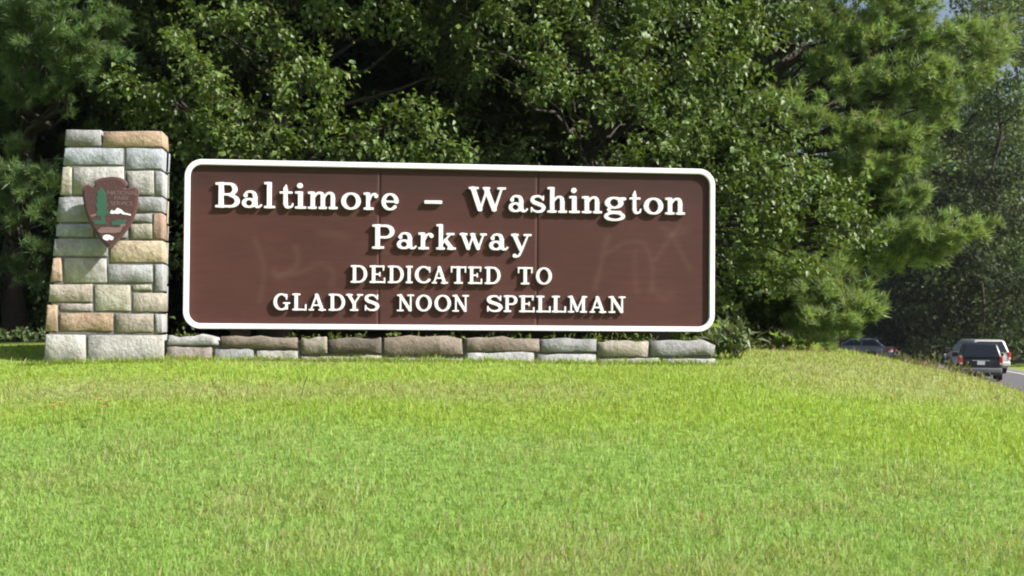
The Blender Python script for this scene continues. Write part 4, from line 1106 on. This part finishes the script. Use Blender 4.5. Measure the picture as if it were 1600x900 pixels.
for i, (px, h_) in enumerate(WD):
    yw_ = -.05 + .05 * random.random(); p = wpt(loc(px, 520, yw_)[0], yw_, 0)
    gz = hz(p[0], p[1])
    top = loc(px, 518, yw_)[1]
    pxy = (p[0] / p[1])
    r_ = empty('weed', (p[0], p[1], gz - .02))
    tag(r_, 'yellowish weed between the pillar and the sign, above the wall' if px < 300 else 'green weed under the sign, above the wall, ' + WHERE[px], 'weed', 'weeds behind the stone wall' if px >= 300 else 'weeds between pillar and sign')
    st, P, A = [], [], []
    for j in range(8):
        tip = np.array([random.gauss(0, .10), random.gauss(-.01, .012), (top - gz) * random.uniform(.8, 1.0)])
        path = limb_path((tip[0] * .3, tip[1] * .3, 0), tip, 5, 0, .05)
        st.append(tube_arrays(path, np.linspace(.004, .0015, 5), 4))
        t_ = .45 + .55 * rng.random(9)
        P.append(np.stack([np.interp(t_, np.linspace(0, 1, 5), path[:, k]) for k in range(3)], 1)); A.append(np.tile(unit(tip), (9, 1)))
    V, Fc = merge(st); link_mesh('stem', np_mesh('stem', V, Fc), M_leafstem, r_)
    P, A = np.concatenate(P), np.concatenate(A); m = len(P)
    sz = .055 * (.6 + .8 * rng.random(m))
    col = np.array([.12, .165, .03]) * (.7 + .7 * rng.random((m, 1)))
    V, Fc, c = leaf_arrays(P, unit(A * .5 + rng.normal(size=(m, 3)) * .6), unit(np.array([.3, -.4, .7]) + rng.normal(size=(m, 3)) * .5), sz, sz * .42, col)
    link_mesh('foliage', np_mesh('foliage', V, Fc, c), M_grass, r_)
shrub('shrub', 25, 556, 18.2, .65, .20, 500, 'low shaded undergrowth shrub left of the stone pillar', 'shrub', (.06, .09, .025), .09, .5)
shrub('shrub', -60, 556, 18.6, .7, .26, 400, 'low shaded shrub at the left edge by the pine', 'shrub', (.055, .085, .025), .10, .5)
# tall dry weeds on the brow in front of the cars
for i, (px, D, h_) in enumerate(((1408, 19.5, .22), (1430, 19.5, .26), (1447, 19.0, .25), (1462, 18.8, .30), (1478, 18.5, .28), (1496, 18.0, .30), (1512, 17.6, .26), (1530, 17.4, .2), (1420, 19, .2), (1455, 18.5, .22))):
    shrub('dry_weed', px, 570, D, .16, h_, 84, 'tall dry weed on the brow of the lawn in front of the passing cars', 'weed', (.16, .165, .075), .06, .22, 'dry weeds on the brow of the lawn', 1.2, M_grass)
# a dark stalk and orange wildflowers in the lawn
def on_lawn(px, py):
    for D in np.arange(7, 30, .02):
        p = at(px, py, D)
        if p[2] <= hz(p[0], p[1]): return p
    return at(px, py, 15)
p = on_lawn(470, 622); zt = .17
o = empty('grass_stalk', (p[0], p[1], hz(p[0], p[1]))); tag(o, 'lone dark leaning grass stalk in the lawn below the sign', 'grass stalk')
V, Fc = tube_arrays([(0, 0, -.02), (.02, 0, .09), (.045, 0, .17), (.06, 0, .21)], [.005, .004, .006, .001], 5)
link_mesh('stem', np_mesh('stem', V, Fc), M_leafstem, o)
M_petal = plain('orange_petal', (.58, .33, .12), .6, .2, 30)
for px, py in ((82, 662), (95, 658), (150, 652), (163, 655), (160, 664)):
    p = on_lawn(px, py + 6)
    r_ = empty('wildflower', (p[0], p[1], hz(p[0], p[1]))); tag(r_, 'small orange wildflower in the lawn, in the clump ' + ('nearest the left edge' if px < 120 else 'straight below the arrowhead badge'), 'flower', 'orange wildflowers in the lawn')
    V, Fc = tube_arrays([(0, 0, -.02), (.005, 0, .08), (.012, -.01, .19)], [.003, .003, .002], 4)
    link_mesh('stem', np_mesh('stem', V, Fc), M_leafstem, r_)
    parts_ = []
    for k in range(6):
        a = k * 1.047
        parts_.append((np.array([[.012, -.01, .19], [.012 + .03 * math.cos(a - .35), -.01 + .03 * math.sin(a - .35), .205], [.012 + .045 * math.cos(a), -.01 + .045 * math.sin(a), .20], [.012 + .03 * math.cos(a + .35), -.01 + .03 * math.sin(a + .35), .205]]), np.array([[0, 1, 2, 3]])))
    V, Fc = merge(parts_); link_mesh('petals', np_mesh('petals', V, Fc), M_petal, r_)

# ------------------------------------------------------------------ cars (x right, y forward, z up; origin on the road under the rear axle middle)
M_glass = plain('car_glass', (.012, .016, .022), .06, .1, 3, spec=.45)
M_tyre = plain('tyre_rubber', (.018, .018, .019), .85, .2, 20)
M_rim = plain('alloy_rim', (.45, .45, .46), .3, .1, 10, metal=.8)
M_red = plain('tail_lamp_red', (.50, .02, .03), .25, .1, 8, coat=.6)
M_clear = plain('clear_lamp', (.75, .72, .70), .2, .05, 8, coat=.6)
M_trim = plain('black_trim', (.02, .02, .022), .6, .2, 10)
M_chrome = plain('chrome_trim', (.7, .7, .72), .2, .05, 10, metal=.9)
M_plate = plain('number_plate', (.72, .73, .74), .5, .05, 10)
def car(name, label, loc_, heading, paint, L_, W_d, H_, belt, kind, lamp='tall', bumper=None, group=None):
    root = empty(name, loc_, -heading); tag(root, label, 'car', group)
    hw = W_d / 2; r0, f0 = -1.0, L_ - 1.0        # rear and front ends
    g0 = .30
    lower = {'suv': [(r0, .42), (r0 + .02, belt - .1), (r0 + .10, belt), (f0 - 1.15, belt), (f0 - .25, belt - .14), (f0 - .04, belt - .28), (f0, .5), (f0 - .1, g0), (r0 + .15, g0)],
             'sedan': [(r0, .45), (r0 + .02, belt - .06), (r0 + .08, belt), (f0 - 1.25, belt), (f0 - .25, belt - .16), (f0 - .03, belt - .28), (f0, .45), (f0 - .1, g0 - .05), (r0 + .15, g0 - .05)]}['sedan' if kind == 'sedan' else 'suv']
    if kind == 'sedan': gh = [(r0 + .16, belt - .03), (r0 + .80, H_ - .03), (r0 + 1.25, H_), (r0 + 2.35, H_ - .02), (r0 + 3.15, belt - .03)]
    elif kind == 'van': gh = [(r0 + .06, belt - .03), (r0 + .26, H_ - .05), (r0 + .5, H_), (f0 - 2.2, H_ - .02), (f0 - 1.0, belt - .03)]
    else: gh = [(r0 + .08, belt - .03), (r0 + .36, H_ - .05), (r0 + .6, H_), (f0 - 2.45, H_ - .03), (f0 - 1.5, belt - .03)]
    tumble = lambda z: hw * (1.0 if z <= belt else 1 - .25 * (z - belt) / (H_ - belt))
    bm = bmesh.new()
    vs, fs = prism(bm, lower, -hw, hw, 'x')
    for v in vs:
        if v.co.y > f0 - .3: v.co.x *= .9
        if v.co.y < r0 + .05: v.co.x *= .955
        if v.co.z < .45: v.co.x *= .96
    bmesh.ops.bevel(bm, geom=[e for e in bm.edges], offset=.10, segments=4, affect='EDGES', profile=.5)
    bm2 = bmesh.new()
    vs, fs = prism(bm2, gh, -1, 1, 'x')
    for v in vs: v.co.x = math.copysign(tumble(v.co.z) * .985, v.co.x)
    bmesh.ops.bevel(bm2, geom=[e for e in bm2.edges], offset=.11, segments=4, affect='EDGES', profile=.5)
    tmp = bpy.data.meshes.new('tmp'); bm2.to_mesh(tmp); bm2.free(); bm.from_mesh(tmp); bpy.data.meshes.remove(tmp)
    bm_obj('body', bm, paint, root, True)
    # glazing, proud of the bodywork
    def lerp(a, b, t): return (a[0] + (b[0] - a[0]) * t, a[1] + (b[1] - a[1]) * t)
    rb, rt = gh[0], gh[1]
    def pane(nm, p0, p1, w0, w1, off, mat_, sgn):
        a, b_ = p0, p1; d = Vector((0, b_[0] - a[0], b_[1] - a[1])).normalized(); n_ = Vector((0, -d.z, d.y)) * sgn
        bm = bmesh.new(); v = []
        for (y_, z_), w_ in ((a, w0), (b_, w1)):
            for sx in (-1, 1): v.append(Vector((sx * w_, y_, z_)))
        q = [v[0], v[1], v[3], v[2]]
        A = [bm.verts.new(x_ + n_ * off) for x_ in q]; B = [bm.verts.new(x_ - n_ * .01) for x_ in q]
        bm.faces.new(A); bm.faces.new(B[::-1])
        for i in range(4): bm.faces.new((A[i], B[i], B[(i + 1) % 4], A[(i + 1) % 4]))
        bmesh.ops.bevel(bm, geom=[e for e in bm.edges if (e.verts[0] in A) != (e.verts[1] in A)], offset=.06, segments=3, affect='EDGES', profile=.5)
        return bm_obj(nm, bm, mat_, root)
    a, b_ = lerp(rb, rt, .10), lerp(rb, rt, .92)
    pane('rear_window', a, b_, tumble(a[1]) * .86, tumble(b_[1]) * .84, .008, M_glass, 1)
    fb, ft = gh[-1], gh[-2]
    a, b_ = lerp(fb, ft, .10), lerp(fb, ft, .92)
    pane('windscreen', a, b_, tumble(a[1]) * .86, tumble(b_[1]) * .84, .008, M_glass, -1)
    zt, zb = H_ - .11, belt + .05
    yr = lambda z: rb[0] + (rt[0] - rb[0]) * (z - rb[1]) / (rt[1] - rb[1]); yf = lambda z: fb[0] + (ft[0] - fb[0]) * (z - fb[1]) / (ft[1] - fb[1])
    n_w = 2 if kind == 'sedan' else 3
    for sx in (-1, 1):
        for k in range(n_w):
            g_ = lambda z, t: (yr(z) + .16) + ((yf(z) - .14) - (yr(z) + .16)) * t
            t0, t1 = k / n_w + (.012 if k else 0), (k + 1) / n_w - (.012 if k < n_w - 1 else 0)
            bm = bmesh.new()
            q = [(g_(zb, t0), zb), (g_(zb, t1), zb), (g_(zt, t1), zt), (g_(zt, t0), zt)]
            A = [bm.verts.new((sx * (tumble(z) * .985 + .006), y_, z)) for y_, z in q]; B = [bm.verts.new((sx * (tumble(z) * .985 - .01), y_, z)) for y_, z in q]
            bm.faces.new(A); bm.faces.new(B[::-1])
            for i in range(4): bm.faces.new((A[i], B[i], B[(i + 1) % 4], A[(i + 1) % 4]))
            bm_obj('side_window', bm, M_glass, root)
        # lamps wrap the rear corners
        bm = bmesh.new()
        if lamp == 'tall': add_box(bm, sx * (hw - .15), r0 - .015, belt - .30, sx * (hw - .01), r0 + .12, belt + .04, .02, 2)
        else: add_box(bm, sx * (hw - .42), r0 - .015, belt - .25, sx * (hw - .01), r0 + .14, belt - .07, .02, 2)
        o = bm_obj('tail_light', bm, M_red, root)
        bm = bmesh.new(); add_box(bm, sx * (hw - .13), r0 - .022, belt - .30, sx * (hw - .03), r0 - .012, belt - .22); bm_obj('reversing_lamp', bm, M_clear, o)
        bm = bmesh.new(); add_box(bm, sx * (hw - .34), f0 - .16, belt - .36, sx * (hw - .1), f0 + .0, belt - .2, .02, 2); bm_obj('headlight', bm, M_clear, root)
        bm = bmesh.new(); add_box(bm, sx * (hw + .0), fb[0] - .25, belt + .0, sx * (hw + .19), fb[0] - .12, belt + .15, .03, 2); bm_obj('wing_mirror', bm, M_trim, root)
        for yw in (0.0, L_ - 1.0 - .95):
            rw = .36 if kind != 'sedan' else .32
            V, Fc = tube_arrays([(sx * (hw - .24), yw, rw), (sx * (hw - .22), yw, rw), (sx * (hw - .03), yw, rw), (sx * (hw + .005), yw, rw), (sx * (hw + .005), yw, rw)], [rw * .8, rw, rw, rw * .94, rw * .6], 24)
            wh = link_mesh('wheel', np_mesh('wheel', V, Fc, smooth=True), M_tyre, root)
            bm = bmesh.new(); bmesh.ops.create_cone(bm, cap_ends=True, segments=20, radius1=rw * .62, radius2=rw * .55, depth=.05, matrix=Matrix.Translation((sx * (hw - .02), yw, rw)) @ Matrix.Rotation(R(90) * sx, 4, 'Y'))
            bm_obj('rim', bm, M_rim, wh)
            bm = bmesh.new(); bmesh.ops.create_cone(bm, cap_ends=True, segments=20, radius1=rw * 1.13, radius2=rw * 1.13, depth=.03, matrix=Matrix.Translation((sx * (hw - .012), yw, rw + .02)) @ Matrix.Rotation(R(90), 4, 'Y'))
            bm_obj('wheel_arch', bm, M_trim, root)
    bm = bmesh.new(); add_box(bm, -hw * .95, r0 - .07, .40, hw * .95, r0 + .12, .62, .04, 3); bm_obj('rear_bumper', bm, bumper or paint, root, True)
    bm = bmesh.new(); add_box(bm, -hw * .93, f0 - .12, .32, hw * .93, f0 + .05, .56, .04, 3); bm_obj('front_bumper', bm, bumper or paint, root, True)
    zp = belt - .24
    bm = bmesh.new(); add_box(bm, -.16, r0 - .022, zp - .08, .16, r0 + .01, zp + .08, .004); bm_obj('number_plate', bm, M_plate, root)
    bm = bmesh.new(); add_box(bm, -.36, r0 - .018, zp + .09, .36, r0 + .02, zp + .13, .006); bm_obj('tailgate_trim', bm, M_chrome, root)
    bm = bmesh.new(); add_box(bm, -.45, r0 + .1, .24, .45, f0 - .2, .40); bm_obj('underbody', bm, M_trim, root)
    return root
def paint(name, col, metal=.3):
    return plain(name, col, .35, .04, 2, coat=.5, coatr=.05, metal=metal)
def on_road(px, D):
    p = at(px, 560, D); return (p[0], p[1], float(grade(p[1])))
# SUV and van drive away from the camera; headings are clockwise from +Y
sx_, sy_, sz_ = on_road(1543, 62.5)
car('suv', 'black suv seen from behind on the road, nearer than the silver van', (sx_, sy_ + 1.0, sz_), R(16), paint('black_car_paint', (.008, .009, .013), 0.0), 4.7, 1.86, 1.74, 1.08, 'suv', 'tall', plain('grey_bumper', (.13, .135, .14), .5, .1, 8))
vx, vy, vz = on_road(1540, 71)
car('minivan', 'silver minivan just ahead of the black suv, partly hidden behind it', (vx + .3, vy + 1, vz), R(1), paint('silver_car_paint', (.48, .47, .44), .4), 5.0, 2.0, 1.74, 1.06, 'van')
dx_, dy_, dz_ = on_road(1372, 86)
car('hatchback', 'grey hatchback with its roof and tail light showing over the brow of the lawn', (dx_, dy_ + .5, dz_), R(-58), paint('grey_car_paint', (.22, .24, .26), .4), 4.7, 1.80, 1.47, .95, 'sedan', 'wide')

# ------------------------------------------------------------------ summer haze: one closed box of thin air round everything
lo_, hi_ = np.array([gx[0], gy[0]]) - 5, np.array([gx[-1], gy[-1]]) + 5
bm = bmesh.new(); add_box(bm, lo_[0], lo_[1], -3.5, hi_[0], hi_[1], 34)
mh = bpy.data.materials.new('haze_air'); mh.use_nodes = True; t = mh.node_tree
t.nodes.remove(t.nodes['Principled BSDF'])
pv = t.nodes.new('ShaderNodeVolumePrincipled')
pv.inputs['Color'].default_value = (.86, .92, 1.0, 1); pv.inputs['Density'].default_value = 0.00013; pv.inputs['Anisotropy'].default_value = .2
t.links.new(pv.outputs[0], [n for n in t.nodes if n.type == 'OUTPUT_MATERIAL'][0].inputs['Volume'])
hz_o = bm_obj('haze', bm, mh); hz_o['kind'] = 'stuff'; hz_o['label'] = 'thin pale haze in the air over the whole place'; hz_o['category'] = 'haze'
print('ground extent', lo_, hi_)
